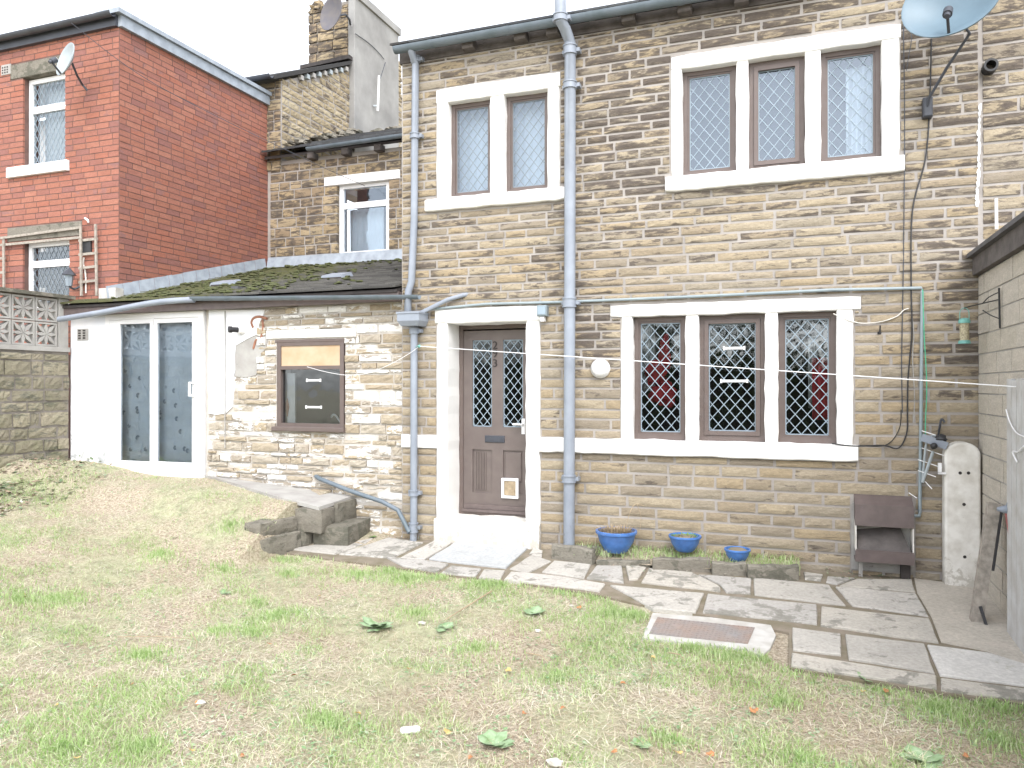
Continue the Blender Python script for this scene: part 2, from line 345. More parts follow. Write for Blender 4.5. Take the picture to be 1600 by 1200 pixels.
    def build(s, name, mat, parent=None, smooth=False, **kw):
        org = world_loc(parent) if parent is not None else Vector(kw.pop('at', (0, 0, 0)))
        me = bpy.data.meshes.new(name)
        me.from_pydata([(p[0]-org.x, p[1]-org.y, p[2]-org.z) for p in s.v], [], s.f)
        if len(set(s.r)) > 1:
            a = me.attributes.new('rnd', 'FLOAT', 'FACE'); a.data.foreach_set('value', s.r)
        me.materials.append(MATS[mat])
        if smooth:
            me.polygons.foreach_set('use_smooth', [True]*len(me.polygons))
            try: me.set_sharp_from_angle(angle=math.radians(40))
            except Exception: pass
        o = bpy.data.objects.new(name, me); COL.objects.link(o)
        if parent is not None: o.parent = parent
        else: o.location = org
        for k, v in kw.items(): o[k] = v
        return o
def thing(name, label, cat, loc=(0, 0, 0), group=None):
    o = bpy.data.objects.new(name, None); COL.objects.link(o); o.location = loc; o.empty_display_size = .1
    o['label'] = label; o['category'] = cat
    if group: o['group'] = group
    return o
def single(mb, name, mat, label, cat, at=None, group=None, smooth=False):
    if at is None:
        a = np.array(mb.v); at = ((a[:, 0].min()+a[:, 0].max())/2, (a[:, 1].min()+a[:, 1].max())/2, a[:, 2].min())
    o = mb.build(name, mat, None, smooth, at=at); o['label'] = label; o['category'] = cat
    if group: o['group'] = group
    return o
def icosph(c, r, seed=0, amp=.2, n=10, m=7, sc3=(1, 1, 1)):
    vs = []; fs = []
    for j in range(m+1):
        th = math.pi*j/m
        for i in range(n):
            ph = 2*math.pi*i/n; d = Vector((math.sin(th)*math.cos(ph), math.sin(th)*math.sin(ph), math.cos(th)))
            k = r*(1+amp*mnoise.noise(d*1.7+Vector((seed*3.1, seed, 0)))*2)
            vs.append(Vector(c)+Vector((d.x*k*sc3[0], d.y*k*sc3[1], d.z*k*sc3[2])))
    for j in range(m):
        for i in range(n): a = j*n+i; b = j*n+(i+1) % n; fs.append((a, a+n, b+n, b))
    return vs, fs
# ---- rough masonry units, front face towards -Y, unit size
def unit_block(rg, nx=5, nz_=3, rough=.03, ex=.007, ez=.022):
    vs = []; fs = []
    for j in range(nz_+1):
        for i in range(nx+1):
            x = -.5+i/nx; z = -.5+j/nz_; ed = (i in (0, nx)) or (j in (0, nz_))
            y = -.5+(0.05+rg.random()*.05 if ed else rg.uniform(-rough, rough))
            if i not in (0, nx): x += rg.uniform(-.03, .03)
            else: x += (ex*rg.uniform(0, 1.6))*(1 if i == 0 else -1)
            if j not in (0, nz_): z += rg.uniform(-.05, .05)
            else: z += (ez*rg.uniform(0, 1.4))*(1 if j == 0 else -1)
            vs.append((x, y, z))
    for j in range(nz_):
        for i in range(nx): a = j*(nx+1)+i; fs.append((a, a+1, a+nx+2, a+nx+1))
    # sides back to y=.5
    loop = [i for i in range(nx+1)]+[(j*(nx+1)+nx) for j in range(1, nz_+1)]+[nz_*(nx+1)+i for i in range(nx-1, -1, -1)]+[j*(nx+1) for j in range(nz_-1, 0, -1)]
    n0 = len(vs)
    for k in loop: vs.append((vs[k][0], .5, vs[k][2]))
    L = len(loop)
    for k in range(L): a, b = loop[k], loop[(k+1) % L]; fs.append((a, n0+k, n0+(k+1) % L, b))
    return vs, fs
rg0 = random.Random(3)
UNITS = {
    'stone': [unit_block(rg0) for _ in range(10)],
    'rubble': [unit_block(rg0, 5, 3, .085, .018, .055) for _ in range(10)],
    'brick': [unit_block(rg0, 1, 1, 0, .004, .012) for _ in range(4)],
    'block': [unit_block(rg0, 1, 1, 0, .003, .008) for _ in range(4)],
}
UM = {}
def unit_mesh(kind, i, mat, nm):
    k = (kind, i, mat, nm)
    if k not in UM:
        vs, fs = UNITS[kind][i]; me = bpy.data.meshes.new(nm); me.from_pydata(vs, [], fs); me.materials.append(MATS[mat]); UM[k] = me
    return UM[k]
def lay(u0, u1, z0, z1, rowf, lenf, holes=(), joint=.021, keep=None, rg=R, merge=.02):
    out = []; z = z0; j = 0
    while z < z1-.02:
        h = min(rowf(z), z1-z)
        bps = sorted(set([u0, u1]+[min(max(q, u0), u1) for H in holes if H[3] > z+.004 and H[2] < z+h-.004 for q in H[:2]]))
        segs = []
        for a, b in zip(bps[:-1], bps[1:]):
            if b-a < .005: continue
            m_ = (a+b)/2; lo, hi = z, z+h
            for H in holes:
                if H[0] < m_ < H[1] and H[3] > lo and H[2] < hi:
                    if H[2] <= lo+merge and H[3] >= hi-merge: hi = lo
                    elif H[2] > lo: hi = H[2]
                    else: lo = H[3]
            if hi-lo < .022: continue
            if segs and abs(segs[-1][1]-a) < 1e-6 and abs(segs[-1][2]-lo) < 1e-6 and abs(segs[-1][3]-hi) < 1e-6: segs[-1][1] = b
            else: segs.append([a, b, lo, hi])
        for a, b, lo, hi in segs:
            x = a; first = True
            while x < b-.005:
                L = lenf(z)
                if first: L *= rg.uniform(.35, 1.0); first = False
                if b-(x+L) < .08: L = b-x
                e = min(x+L, b)
                if keep is None or keep((x+e)/2, (lo+hi)/2):
                    out.append((x+joint/2, e-joint/2, lo+joint/2, hi-joint/2))
                x = e
        z += h; j += 1
    return out
def place(rects, parent, name, kind, mat, O, ang, depth=.05, proud=.008, limit=300, rg=R, vary=.4):
    """O: point where u=0; ang: 0 faces -Y (u=+X), 90 faces +X (u=+Y), -90 faces -X (u=-Y)"""
    a = math.radians(ang); U = Vector((math.cos(a), math.sin(a), 0)); Nn = Vector((math.sin(a), -math.cos(a), 0)); O = Vector(O)
    item = []
    for r in rects:
        c = O+U*((r[0]+r[1])/2); c.z = (r[2]+r[3])/2
        p = proj(c+Nn*proud); s = 0
        if p and -20 < p[0] < 1620 and -20 < p[1] < 1220:
            vd = (CAM-c).normalized(); s = (r[1]-r[0])*(r[3]-r[2])*max(.02, vd.dot(Nn))/p[2]**2
        item.append((s, r, c))
    item.sort(key=lambda q: -q[0])
    org = world_loc(parent); rest = MB(); k = len(UNITS[kind])
    for i, (s, r, c) in enumerate(item):
        w, h = r[1]-r[0], r[3]-r[2]
        if w < .02 or h < .012: continue
        pr = proud+rg.uniform(-vary, vary)*proud; cc = c+Nn*(pr-depth/2); q = rg.randrange(k)
        if i < limit and s > 0:
            o = bpy.data.objects.new(name, unit_mesh(kind, q, mat, name)); COL.objects.link(o); o.parent = parent
            o.location = cc-org; o.rotation_euler = (0, 0, a); o.scale = (w, depth, h)
        else:
            vs, fs = UNITS[kind][q]; rest.rv = rg.random()
            rest.add([(cc.x+U.x*v[0]*w-Nn.x*v[1]*depth, cc.y+U.y*v[0]*w-Nn.y*v[1]*depth, cc.z+v[2]*h) for v in vs], fs)
    if rest.v:
        o = rest.build(name+'work' if name != 'stone' else 'stonework', mat, parent); o['kind'] = 'stuff'
def backing(u0, u1, z0, z1, holes):
    """rectangle minus holes -> list of rects"""
    holes = [(H[0]-.014, H[1]+.014, H[2]-.014, H[3]+.014) for H in holes]
    us = sorted(set([u0, u1]+[min(max(q, u0), u1) for H in holes for q in H[:2]])); out = []
    for a, b in zip(us[:-1], us[1:]):
        if b-a < 1e-4: continue
        hs = sorted([(max(H[2], z0), min(H[3], z1)) for H in holes if H[0] < (a+b)/2 < H[1] and H[3] > z0 and H[2] < z1])
        z = z0
        for lo, hi in hs:
            if lo > z: out.append((a, b, z, lo))
            z = max(z, hi)
        if z < z1: out.append((a, b, z, z1))
    return out
def clip_seg(p, d, x0, x1, z0, z1):
    t0, t1 = -1e9, 1e9
    for c, dd, lo, hi in ((p[0], d[0], x0, x1), (p[1], d[1], z0, z1)):
        if abs(dd) < 1e-9:
            if c < lo or c > hi: return None
            continue
        a, b = (lo-c)/dd, (hi-c)/dd
        if a > b: a, b = b, a
        t0, t1 = max(t0, a), min(t1, b)
    return (t0, t1) if t1 > t0+.004 else None
def lattice(x0, x1, z0, z1, y, dw, dh, w=.008, th=.004, border=True):
    mb = MB(); n = int((x1-x0)/dw+(z1-z0)/dh)+3
    for sgn in (1, -1):
        for i in range(-n, n+1):
            p = (x0+(i+.27)*dw, z0); d = Vector((dw*sgn, dh)).normalized()
            c = clip_seg(p, d, x0, x1, z0, z1)
            if c: 
                yy = y-(.0 if sgn > 0 else .0012)
                mb.bar((p[0]+d[0]*c[0], yy, p[1]+d[1]*c[0]), (p[0]+d[0]*c[1], yy, p[1]+d[1]*c[1]), w, th, (0, -1, 0))
    if border:
        for a, b in (((x0, z0), (x1, z0)), ((x0, z1), (x1, z1)), ((x0, z0), (x0, z1)), ((x1, z0), (x1, z1))):
            mb.bar((a[0], y-.003, a[1]), (b[0], y-.003, b[1]), w*1.3, th, (0, -1, 0))
    return mb
def frame_mb(x0, x1, z0, z1, y0, y1, w, wb=None):
    wb = wb or w; mb = MB()
    mb.box(x0, x0+w, y0, y1, z0, z1); mb.box(x1-w, x1, y0, y1, z0, z1)
    mb.box(x0+w, x1-w, y0+.001, y1, z0, z0+wb); mb.box(x0+w, x1-w, y0+.001, y1, z1-w, z1)
    return mb
# ------------------------------------------------------------------ ground
def sstep(x): x = np.clip(x, 0, 1); return x*x*(3-2*x)
def gh(x, y):
    x = np.asarray(x, float); y = np.asarray(y, float)
    base = GA+GB*np.clip(y, -2.6, 0)-.03
    lo = .42*sstep((-3.9-x)/3.6)
    hi = np.where(x < -4.72, .28+.172*sstep((y+1.1)/.5)+.08*sstep((-4.7-x)/1.6)+.13*sstep((-7.0-x)/1.4)+.14*sstep((-7.3-x)/1.3)*sstep(-y/.9), 0.0)
    lf = sstep((-6.3-x)/1.6)
    k = sstep((y+1.55+1.3*lf)/(.55+.9*lf))
    z = base+lo*(1-k)+hi*k*np.where(x < -4.72, 1, 0)+np.where(x >= -4.72, lo*0*k, 0)
    z = z+.05*sstep((-3.6-x)/.8)*sstep((y+1.0)/1.0)*np.where(x >= -4.72, 1, 0)
    amp = np.where((x > -4.5) & (y > -2.2), .0, 1.0)
    bump = .018*np.sin(x*2.1+y*1.3)+.014*np.sin(x*4.7-y*3.9+1)+.010*np.sin(x*9.3+y*7.1)
    return z+bump*amp*sstep((-1.2-y)/.8+np.where(x < -4.72, 1, 0))
def axis(lo, hi, fa, fb, st, far):
    a = list(np.arange(fa, fb+1e-6, st)); s = st*2; q = fa
    while q > lo: q -= s; a.insert(0, max(q, lo)); s *= 1.5
    s = st*2; q = fb
    while q < hi: q += s; a.append(min(q, hi)); s *= 1.5
    return np.array(a)
gx = axis(-150, 150, -9.2, 2.4, .06, 1); gy = axis(-150, 150, -6.2, 1.0, .06, 1)
XX, YYg = np.meshgrid(gx, gy); ZZ = gh(XX, YYg)
gm = MB(); nx_ = len(gx)
gm.v = [tuple(p) for p in np.stack([XX.ravel(), YYg.ravel(), ZZ.ravel()], 1)]
gm.f = [(j*nx_+i, j*nx_+i+1, (j+1)*nx_+i+1, (j+1)*nx_+i) for j in range(len(gy)-1) for i in range(nx_-1)]; gm.r = [0.0]*len(gm.f)
gnd = gm.build('ground', 'lawn_ground', None, True); gnd['kind'] = 'structure'
# ------------------------------------------------------------------ COTTAGE (right, with door)
XL, XR = X0(628), X0(1531)
ZE = 4.875      # eaves
cot = thing('stone_cottage', 'two storey honey sandstone cottage with white window surrounds and brown front door', 'house', (-1.2, 0, -.1))
wins = {  # name: (px left, px right) openings ; z range
    'ul': [(701, 766), (788, 856)], 'ur': [(1066, 1150), (1170, 1258), (1283, 1378)], 'lo': [(989, 1071), (1092, 1195), (1216, 1307)]}
ZU0, ZU1 = 3.42, 4.405; ZL0, ZL1 = .995, 2.147
def ops(k, z0, z1): return [(X0(a), X0(b), z0, z1) for a, b in wins[k]]
O_ul, O_ur, O_lo = ops('ul', ZU0, ZU1), ops('ur', ZU0, ZU1), ops('lo', ZL0, ZL1)
DX0, DX1, DZ0, DZ1 = X0(700), X0(822), .15, 2.14
surr = [  # masonry free areas (outer outline of painted surrounds)
    (X0(683), X0(875), ZU1, 4.55), (X0(683), X0(875), ZU0, ZU1+.01), (X0(667), X0(884), 3.30, 3.43),
    (X0(1050), X0(1406), ZU1, 4.53), (X0(1048), X0(1406), ZU0, ZU1+.01), (X0(1041), X0(1413), 3.285, 3.43),
    (X0(955), X0(1344), ZL1, 2.26), (X0(971), X0(1334), ZL0, ZL1+.01), (X0(845), X0(1340), .857, .997), (X0(628), X0(683), .857, .99),
    (X0(683), X0(844), -.1, 2.29)]
vent = (X0(1330), X0(1428), -.06, .545)
holes = surr+[vent]
def rowc(z):
    if z < .85: return R.uniform(.098, .114)
    if z < 1.9: return R.uniform(.086, .104)
    if z > 4.7: return R.uniform(.10, .125)
    return R.uniform(.076, .098)
rects = lay(XL, XR, -.14, ZE, rowc, lambda z: R.uniform(.20, .56), holes)
place(rects, cot, 'stone', 'stone', 'sandstone', (0, 0, 0), 0, depth=.07, proud=.012)
bk = MB()
allop = O_ul+O_ur+O_lo+[(DX0, DX1, DZ0, DZ1)]
for (a, b, c, d) in backing(XL, XR, -.3, ZE+.12, allop): bk.box(a, b, 0, .34, c, d)
bk.box(XL, XL+.3, .34, 6.5, -.3, ZE+.1)
bk.box(XR-.3, XR, .34, 6.5, -.3, ZE+.1)
bk.build('wall', 'mortar', cot)
# left flank of the cottage above the lean-to roof
rects = lay(.0, 3.1, 2.2, ZE, rowc, lambda z: R.uniform(.2, .5), [], rg=R)
# interior
it = MB(); it.box(XL+.3, XR-.3, 3.6, 3.7, -.3, ZE); it.box(XL+.3, XR-.3, .34, 3.6, 2.66, 2.86); it.box(XL+.3, XR-.3, .34, 3.6, -.3, -.1); it.box(XL+.3, XR-.3, .34, 3.6, ZE-.02, ZE+.1)
it.build('interior', 'room', cot)
# surrounds
def surround(name, ops_, xl, xr, ztop, lintel, sill, jambs=True, mat='white_paint'):
    mb = MB(); mb.wbox(lintel[0], lintel[1], -.022, .12, ops_[0][3], ztop, .008)
    a = mb.build('lintel', mat, cot)
    mb = MB(); mb.wbox(sill[0], sill[1], -.055, .12, sill[2], ops_[0][2]+.004, .010); mb.build('window_sill', mat, cot)
    xs = [xl]+[q for o in ops_ for q in (o[0], o[1])]+[xr]
    for i in range(0, len(xs), 2):
        mb = MB(); mb.wbox(xs[i], xs[i+1], -.018 if i in (0, len(xs)-2) else -.012, .12, ops_[0][2]+.003, ops_[0][3]+.002, .007)
        mb.build('window_jamb' if i in (0, len(xs)-2) else 'mullion', mat, cot)
surround('ul', O_ul, X0(683), X0(875), 4.55, (X0(683), X0(876)), (X0(667), X0(884), 3.30))
surround('ur', O_ur, X0(1049), X0(1406), 4.53, (X0(1050), X0(1408)), (X0(1041), X0(1413), 3.285))
surround('lo', O_lo, X0(971), X0(1333), 2.26, (X0(955), X0(1345)), (X0(845), X0(1340), .857))
mb = MB(); mb.bbox(X0(628)+.003, X0(683), -.03, .05, .857, .99, .008); mb.build('sill_band', 'white_paint', cot)
# door surround
for a, b, nm in ((X0(683), DX0, 'door_jamb'), (DX1, X0(844), 'door_jamb')):
    mb = MB(); mb.wbox(a, b, -.02, .34, .0, DZ1, .012, .005); mb.build(nm, 'white_paint', cot)
mb = MB(); mb.wbox(X0(681), X0(846), -.026, .34, DZ1-.002, 2.29, .012, .005); mb.build('door_lintel', 'white_paint', cot)
mb = MB(); mb.wbox(X0(682), X0(845), -.06, .36, -.14, DZ0, .02, .008); mb.build('door_step', 'weathered_white', cot)
def casement(parent, o, y, dw, dh, gmat, cmat, opening=False, fmat='brown_paint', lat=True):
    x0, x1, z0, z1 = o
    w = .028
    fr = frame_mb(x0, x1, z0, z1, y, y+.06, w+.012, .055).build('window', fmat, parent)
    ix0, ix1, iz0, iz1 = x0+w+.012, x1-w-.012, z0+.055, z1-w-.012
    if opening:
        frame_mb(ix0+.002, ix1-.002, iz0+.002, iz1-.002, y-.012, y+.05, .038).build('casement_frame', fmat, fr)
        ix0 += .04; ix1 -= .04; iz0 += .04; iz1 -= .04
    else:
        frame_mb(ix0, ix1, iz0, iz1, y+.012, y+.05, .018).build('glazing_bead', fmat, fr)
        ix0 += .018; ix1 -= .018; iz0 += .018; iz1 -= .018
    MB().add([(ix0, y+.03, iz0), (ix1, y+.03, iz0), (ix1, y+.03, iz1), (ix0, y+.03, iz1)], [(0, 1, 2, 3)]).build('pane', gmat, fr)
    if lat: lattice(ix0+.004, ix1-.004, iz0+.004, iz1-.004, y+.026, dw, dh, .0068 if cmat == 'lead_came' else .006).build('lead_strips', cmat, fr)
    return fr, (ix0, ix1, iz0, iz1)
for i, o in enumerate(O_ul): casement(cot, o, .07, .095, .118, 'upper_glass', 'lead_came_dim', False)
for i, o in enumerate(O_ur): casement(cot, o, .07, .100, .122, 'upper_glass', 'lead_came', i == 1)
panes_lo = [casement(cot, o, .07, .101, .118, 'window_glass', 'lead_came', i == 1) for i, o in enumerate(O_lo)]
# white tape strips on two casements
def tapes(fr, pts, y):
    for (x, z, w) in pts:
        mb = MB(); mb.box(x-w/2, x+w/2, y-.012, y-.004, z-.012, z+.010); mb.box(x-w/2-.012, x-w/2+.004, y-.0125, y-.0045, z-.02, z+.018); mb.box(x+w/2-.004, x+w/2+.012, y-.0125, y-.0045, z-.018, z+.016)
        mb.build('white_strip', 'white_plastic', fr)
tapes(panes_lo[1][0], [(X0(1146), Z0(1146, 543), .17), (X0(1146), Z0(1146, 595), .22)], .094)
# rear curtains (things hung inside)
def drape(x0, x1, z0, z1, y, mat, label, cat, name='curtain', folds=5, amp=.02, taper=0.0, group=None):
    mb = MB(); n = 24; m_ = 8; vs = []; fs = []
    for j in range(m_+1):
        z = z1-(z1-z0)*j/m_
        for i in range(n+1):
            t = i/n; xx = x0+(x1-x0)*t*(1-taper*math.sin(math.pi*min(1, j/m_*1.2)))
            vs.append((xx, y+amp*math.sin(t*folds*2*math.pi+j*.2), z))
    for j in range(m_):
        for i in range(n): a = j*(n+1)+i; fs.append((a, a+n+1, a+n+2, a+1))
    mb.add(vs, fs)
    o = single(mb, name, mat, label, cat, smooth=True, group=group)
    md = o.modifiers.new('thick', 'SOLIDIFY'); md.thickness = .004
    return o
xa, xb = O_lo[0][0], O_lo[0][1]
drape(xa+.02, xa+.17, 1.45, 2.12, .25, 'pale_cloth', 'pale net curtain edge behind left leaded pane downstairs', 'curtain')
mb = MB(); vs, fs = icosph((xa+.17, .22, 1.62), .10, 3, .35, 14, 10, (1, .5, 1.1)); mb.add(vs, fs); vs, fs = icosph((xa+.24, .24, 1.42), .13, 5, .3, 14, 10, (1, .5, .9)); mb.add(vs, fs)
vs, fs = icosph((xa+.26, .23, 1.80), .06, 8, .3, 12, 8, (1, .5, 2.6)); mb.add(vs, fs)
single(mb, 'red_toy', 'red_cloth', 'crumpled red cloth bundle behind the left lower window', 'cloth', smooth=True)
xa, xb = O_lo[2][0], O_lo[2][1]
drape(xb-.19, xb-.02, 1.20, 1.75, .17, 'red_cloth', 'red cloth hanging inside the right lower window', 'cloth', 'hanging_cloth', 2, .015)
drape(xb-.22, xb-.14, 1.3, 1.95, .24, 'pale_cloth', 'pale curtain edge beside red cloth in right lower window', 'curtain', folds=2)
xa, xb = O_ur[2][0], O_ur[2][1]
drape(xb-.26, xb+.05, 3.3, 4.3, .22, 'curtain_white', 'white curtain drawn aside in right upper window', 'curtain', folds=4)
for i, o in enumerate(O_ul): drape(o[0]-.02, o[1]+.02, 3.35, 4.45, .30, 'curtain_white', 'white net curtain behind %s leaded window of upstairs pair' % ('left' if i == 0 else 'right'), 'curtain', folds=6, amp=.01)
# front door
dY = .29
dr = MB()
def dbox(x0, x1, z0, z1, y0=dY, y1=dY+.045): dr.box(x0, x1, y0, y1, z0, z1)
fx0, fx1 = DX0+.045, DX1-.03; fz0, fz1 = DZ0+.05, DZ1-.06
stile = .105; midx = (fx0+fx1)/2+.0; ms = .062
zlock0, zlock1 = Z0(770, 703, dY), Z0(770, 667, dY)
dbox(fx0, fx0+stile, fz0, fz1); dbox(fx1-stile, fx1, fz0, fz1); dbox(midx-ms, midx+ms, fz0+.18, fz1-.10)
dbox(fx0+stile, midx-ms, zlock0, zlock1); dbox(midx+ms, fx1-stile, zlock0, zlock1)
dbox(fx0+stile, fx1-stile, fz0, fz0+.18); dbox(fx0+stile, fx1-stile, fz1-.10, fz1)
dbox(fx0+stile, midx-ms, fz0+.18, zlock0, dY+.018, dY+.04); dbox(midx+ms, fx1-stile, fz0+.18, zlock0, dY+.018, dY+.04)
door = dr.build('door', 'brown_door', cot)
f = frame_mb(DX0, DX1, DZ0, DZ1, dY-.012, dY+.06, .044, .03).build('door_frame', 'brown_paint', cot)
for (a, b) in ((fx0+stile, midx-ms), (midx+ms, fx1-stile)):
    MB().add([(a, dY+.02, zlock1), (b, dY+.02, zlock1), (b, dY+.02, fz1-.1), (a, dY+.02, fz1-.1)], [(0, 1, 2, 3)]).build('pane', 'door_glass', door)
    lattice(a+.006, b-.006, zlock1+.006, fz1-.106, dY+.016, .088, .105, .007).build('lead_strips', 'lead_came', door)
for i in range(7):
    xx = fx0+stile+.03+i*.018; MB().box(xx, xx+.010, dY+.008, dY+.018, fz0+.21, zlock0-.03).build('raised_panel', 'brown_door', door) if i < 7 and xx+.01 < midx-ms-.01 else None
mb = MB(); mb.bbox(midx+ms+.02, fx1-stile-.02, dY+.004, dY+.018, zlock0-.32, zlock0-.02, .006); mb.build('raised_panel', 'brown_door', door)
mb = MB(); mb.box(fx0+stile*.0+.01, fx1-.01, dY-.02, dY, fz0+.01, fz0+.06); mb.box(fx0, fx1, dY-.035, dY, fz0-.02, fz0+.008); mb.build('weather_bar', 'brown_metal', door)
lx, lz = X0(774, dY), Z0(774, 686, dY)
mb = MB(); mb.bbox(lx-.115, lx+.105, dY-.012, dY-.001, lz-.036, lz+.036, .005); mb.box(lx-.085, lx+.075, dY-.0155, dY-.010, lz-.018, lz+.016); mb.build('letter_flap', 'dark_gutter', door)
mb = MB(); hx, hz = X0(811, dY), Z0(811, 663, dY); mb.tube([(hx+.05, dY, hz), (hx+.05, dY-.05, hz), (hx-.05, dY-.05, hz+.002)], .011, 8); mb.box(hx+.03, hx+.065, dY-.008, dY-.001, hz-.10, hz+.06); mb.build('door_handle', 'white_plastic', door, True)
# cat flap
cx0, cx1, cz0, cz1 = X0(785, dY), X0(811, dY), Z0(798, 778, dY), Z0(798, 747, dY)
cf = frame_mb(cx0, cx1, cz0, cz1, dY-.03, dY-.001, .026).build('cat_flap', 'white_plastic', door)
# numerals 2 9 3
for ch, (px, py) in zip('293', ((773.5, 540), (773.5, 553), (773.5, 568))):
    cu = bpy.data.curves.new('house_number', 'FONT'); cu.body = ch; cu.size = .115; cu.extrude = .003; cu.align_x = 'CENTER'; cu.align_y = 'CENTER'
    tmp = bpy.data.objects.new('t', cu); COL.objects.link(tmp)
    dg = bpy.context.evaluated_depsgraph_get(); me = bpy.data.meshes.new_from_object(tmp.evaluated_get(dg)); bpy.data.objects.remove(tmp)
    me.materials.clear(); me.materials.append(MATS['dark_wood'])
    p = PY(px, py, dY-.006); o = bpy.data.objects.new('numeral', me); COL.objects.link(o); o.parent = door
    o.location = p-world_loc(door); o.rotation_euler = (math.pi/2, 0, 0)
# flap leaf is translucent brown
mb = MB(); mb.box(cx0+.03, cx1-.03, dY-.022, dY-.016, cz0+.03, cz1-.03); mb.build('cat_flap_leaf', 'dry_stem', door)
# eaves: soffit stones, corbels, roof
mb = MB(); mb.box(XL-.02, XR+1.6, -.02, .34, ZE+.003, ZE+.11)
mb.build('eaves_course', 'corbel_stone', cot)
for px in (737, 818, 868, 985, 1072, 1160, 1250):
    xc = X0(px); mb = MB(); mb.bbox(xc-.062, xc+.062, -.12, 0, ZE+.01, ZE+.095, .01); mb.build('corbel', 'corbel_stone', cot)
rf = MB(); x0r, x1r = XL-.06, XR
for i in range(26):
    y0_, z0_ = -.16+i*.2, ZE+.145+i*.2*math.tan(math.radians(20))
    xx = x0r-R.uniform(0, .15)
    while xx < x1r:
        w = R.uniform(.28, .4); rf.rv = R.random()
        a, b = max(xx, x0r)+.003, min(xx+w, x1r)-.003
        if b > a: rf.prism([(a, y0_, z0_), (a, y0_+.3, z0_+.3*math.tan(math.radians(18.5))), (b, y0_+.3, z0_+.3*math.tan(math.radians(18.5))), (b, y0_, z0_)], (0, 0, .022))
        xx += w
o = rf.build('roof', 'slate', cot)
mb = MB(); mb.prism([(XL+.02, .3, ZE+.10), (XR, .3, ZE+.10), (XR, 5.2, ZE+.10+4.9*.355), (XL+.02, 5.2, ZE+.10+4.9*.355)], (0, 0, -.06)); mb.build('roof_boards', 'dark_wood', cot)
# half round gutter
def gutter(p0, p1, r, mat, name, label, parent=None, brackets=0, n=10, th=.006):
    p0, p1 = Vector(p0), Vector(p1); d = (p1-p0).normalized(); s_ = d.cross(Vector((0, 0, 1))).normalized(); up = Vector((0, 0, 1))
    root = thing(name, label, 'gutter', p0)
    mb = MB(); vs = []; fs = []
    prof = [(math.cos(math.pi+math.pi*k/n)*r, math.sin(math.pi+math.pi*k/n)*r) for k in range(n+1)]
    prof += [(x*(r-th)/r, z*(r-th)/r) for x, z in prof[::-1]]
    L = len(prof)
    for p in (p0, p1):
        for x, z in prof: vs.append(p+s_*x+up*z)
    for k in range(L): a, b = k, (k+1) % L; fs.append((a, b, b+L, a+L))
    fs += [tuple(range(L-1, -1, -1)), tuple(range(L, 2*L))]
    mb.add(vs, fs); mb.build('channel', mat, root, True)
    for i in range(brackets):
        c = p0.lerp(p1, (i+.5)/brackets); q = MB(); vs = []; fs = []
        pr = [(math.cos(math.pi+math.pi*k/n)*(r+.004), math.sin(math.pi+math.pi*k/n)*(r+.004)) for k in range(n+1)]
        for e in (-.025, .025):
            for x, z in pr: vs.append(c+d*e+s_*x+up*z)
        m_ = len(pr); fs = [(k, k+1, k+1+m_, k+m_) for k in range(m_-1)]
        q.add(vs, fs).build('gutter_union', mat, root, True)
    return root
gy_ = -.17
gutter((X0(617, gy_), gy_, 4.975), (X0(1300, gy_), gy_, 4.985), .058, 'gutter_grey', 'roof_gutter', 'grey half round gutter along cottage eaves under the slates', brackets=5)
# downpipes
def pipe(name, label, pts, r, mat, collars=(), parent_cat='drainpipe', n=14, extras=None):
    root = thing(name, label, parent_cat, Vector(pts[-1]))
    MB().tube(pts, r, n).build('pipe', mat, root, True)
    for (p, h) in collars:
        p = Vector(p); mb = MB(); mb.tube([p-Vector((0, 0, h/2)), p-Vector((0, 0, h/2-.012)), p-Vector((0, 0, h/2-.0121)), p+Vector((0, 0, h/2-.0121)), p+Vector((0, 0, h/2-.012)), p+Vector((0, 0, h/2))], [r+.016, r+.016, r+.009, r+.009, r+.016, r+.016], n)
        mb.box(p.x-r-.028, p.x+r+.028, p.y+r*.3, p.y+r+.015, p.z-.014, p.z+.014)
        mb.box(p.x+r+.008, p.x+r+.040, p.y+.0, p.y+r+.02, p.z-.018, p.z+.018)
        mb.build('collar', mat, root, True)
    return root
ys = -.10
soil = [(X0(883, ys), ys-.16, 5.6), (X0(883, ys), ys-.16, Z0(883, 18, ys)), (X0(884, ys), ys-.16, Z0(884, 36, ys-.1)), (X0(887, ys), ys-.09, Z0(888, 50, ys)), (X0(891, ys), ys, Z0(891, 66, ys)), (X0(890.5, ys), ys, 3.0), (X0(889, ys), ys, -.1)]
pipe('soil_pipe', 'thick blue-grey soil pipe running full height between door and large windows', soil, .054, 'grey_plastic',
     [((X0(890.6, ys), ys, Z0(890, 78, ys)), .09), ((X0(890.6, ys), ys, Z0(890, 133, ys)), .07), ((X0(889.5, ys), ys, Z0(889, 473, ys)), .09), ((X0(888.9, ys), ys, Z0(888, 748, ys)), .07), ((X0(883, ys), ys-.16, Z0(883, 26, ys-.16)), .07)])
yd = -.07
pipe('downpipe', 'slim grey downpipe from cottage gutter at left corner down to hopper', [(X0(649, yd), yd-.10, 4.96), (X0(649, yd), yd-.09, Z0(649, 85, yd)), (X0(649, yd), yd, Z0(649, 100, yd)), (X0(647, yd), yd, 3.2), (X0(643, yd), yd, Z0(643, 440, yd)), (X0(638, yd), yd, Z0(638, 455, yd)), (X0(637, yd), yd, Z0(637, 488, yd))], .037, 'grey_plastic',
     [((X0(649, yd), yd, Z0(649, 92, yd)), .06), ((X0(648, yd), yd, Z0(648, 212, yd)), .06)])
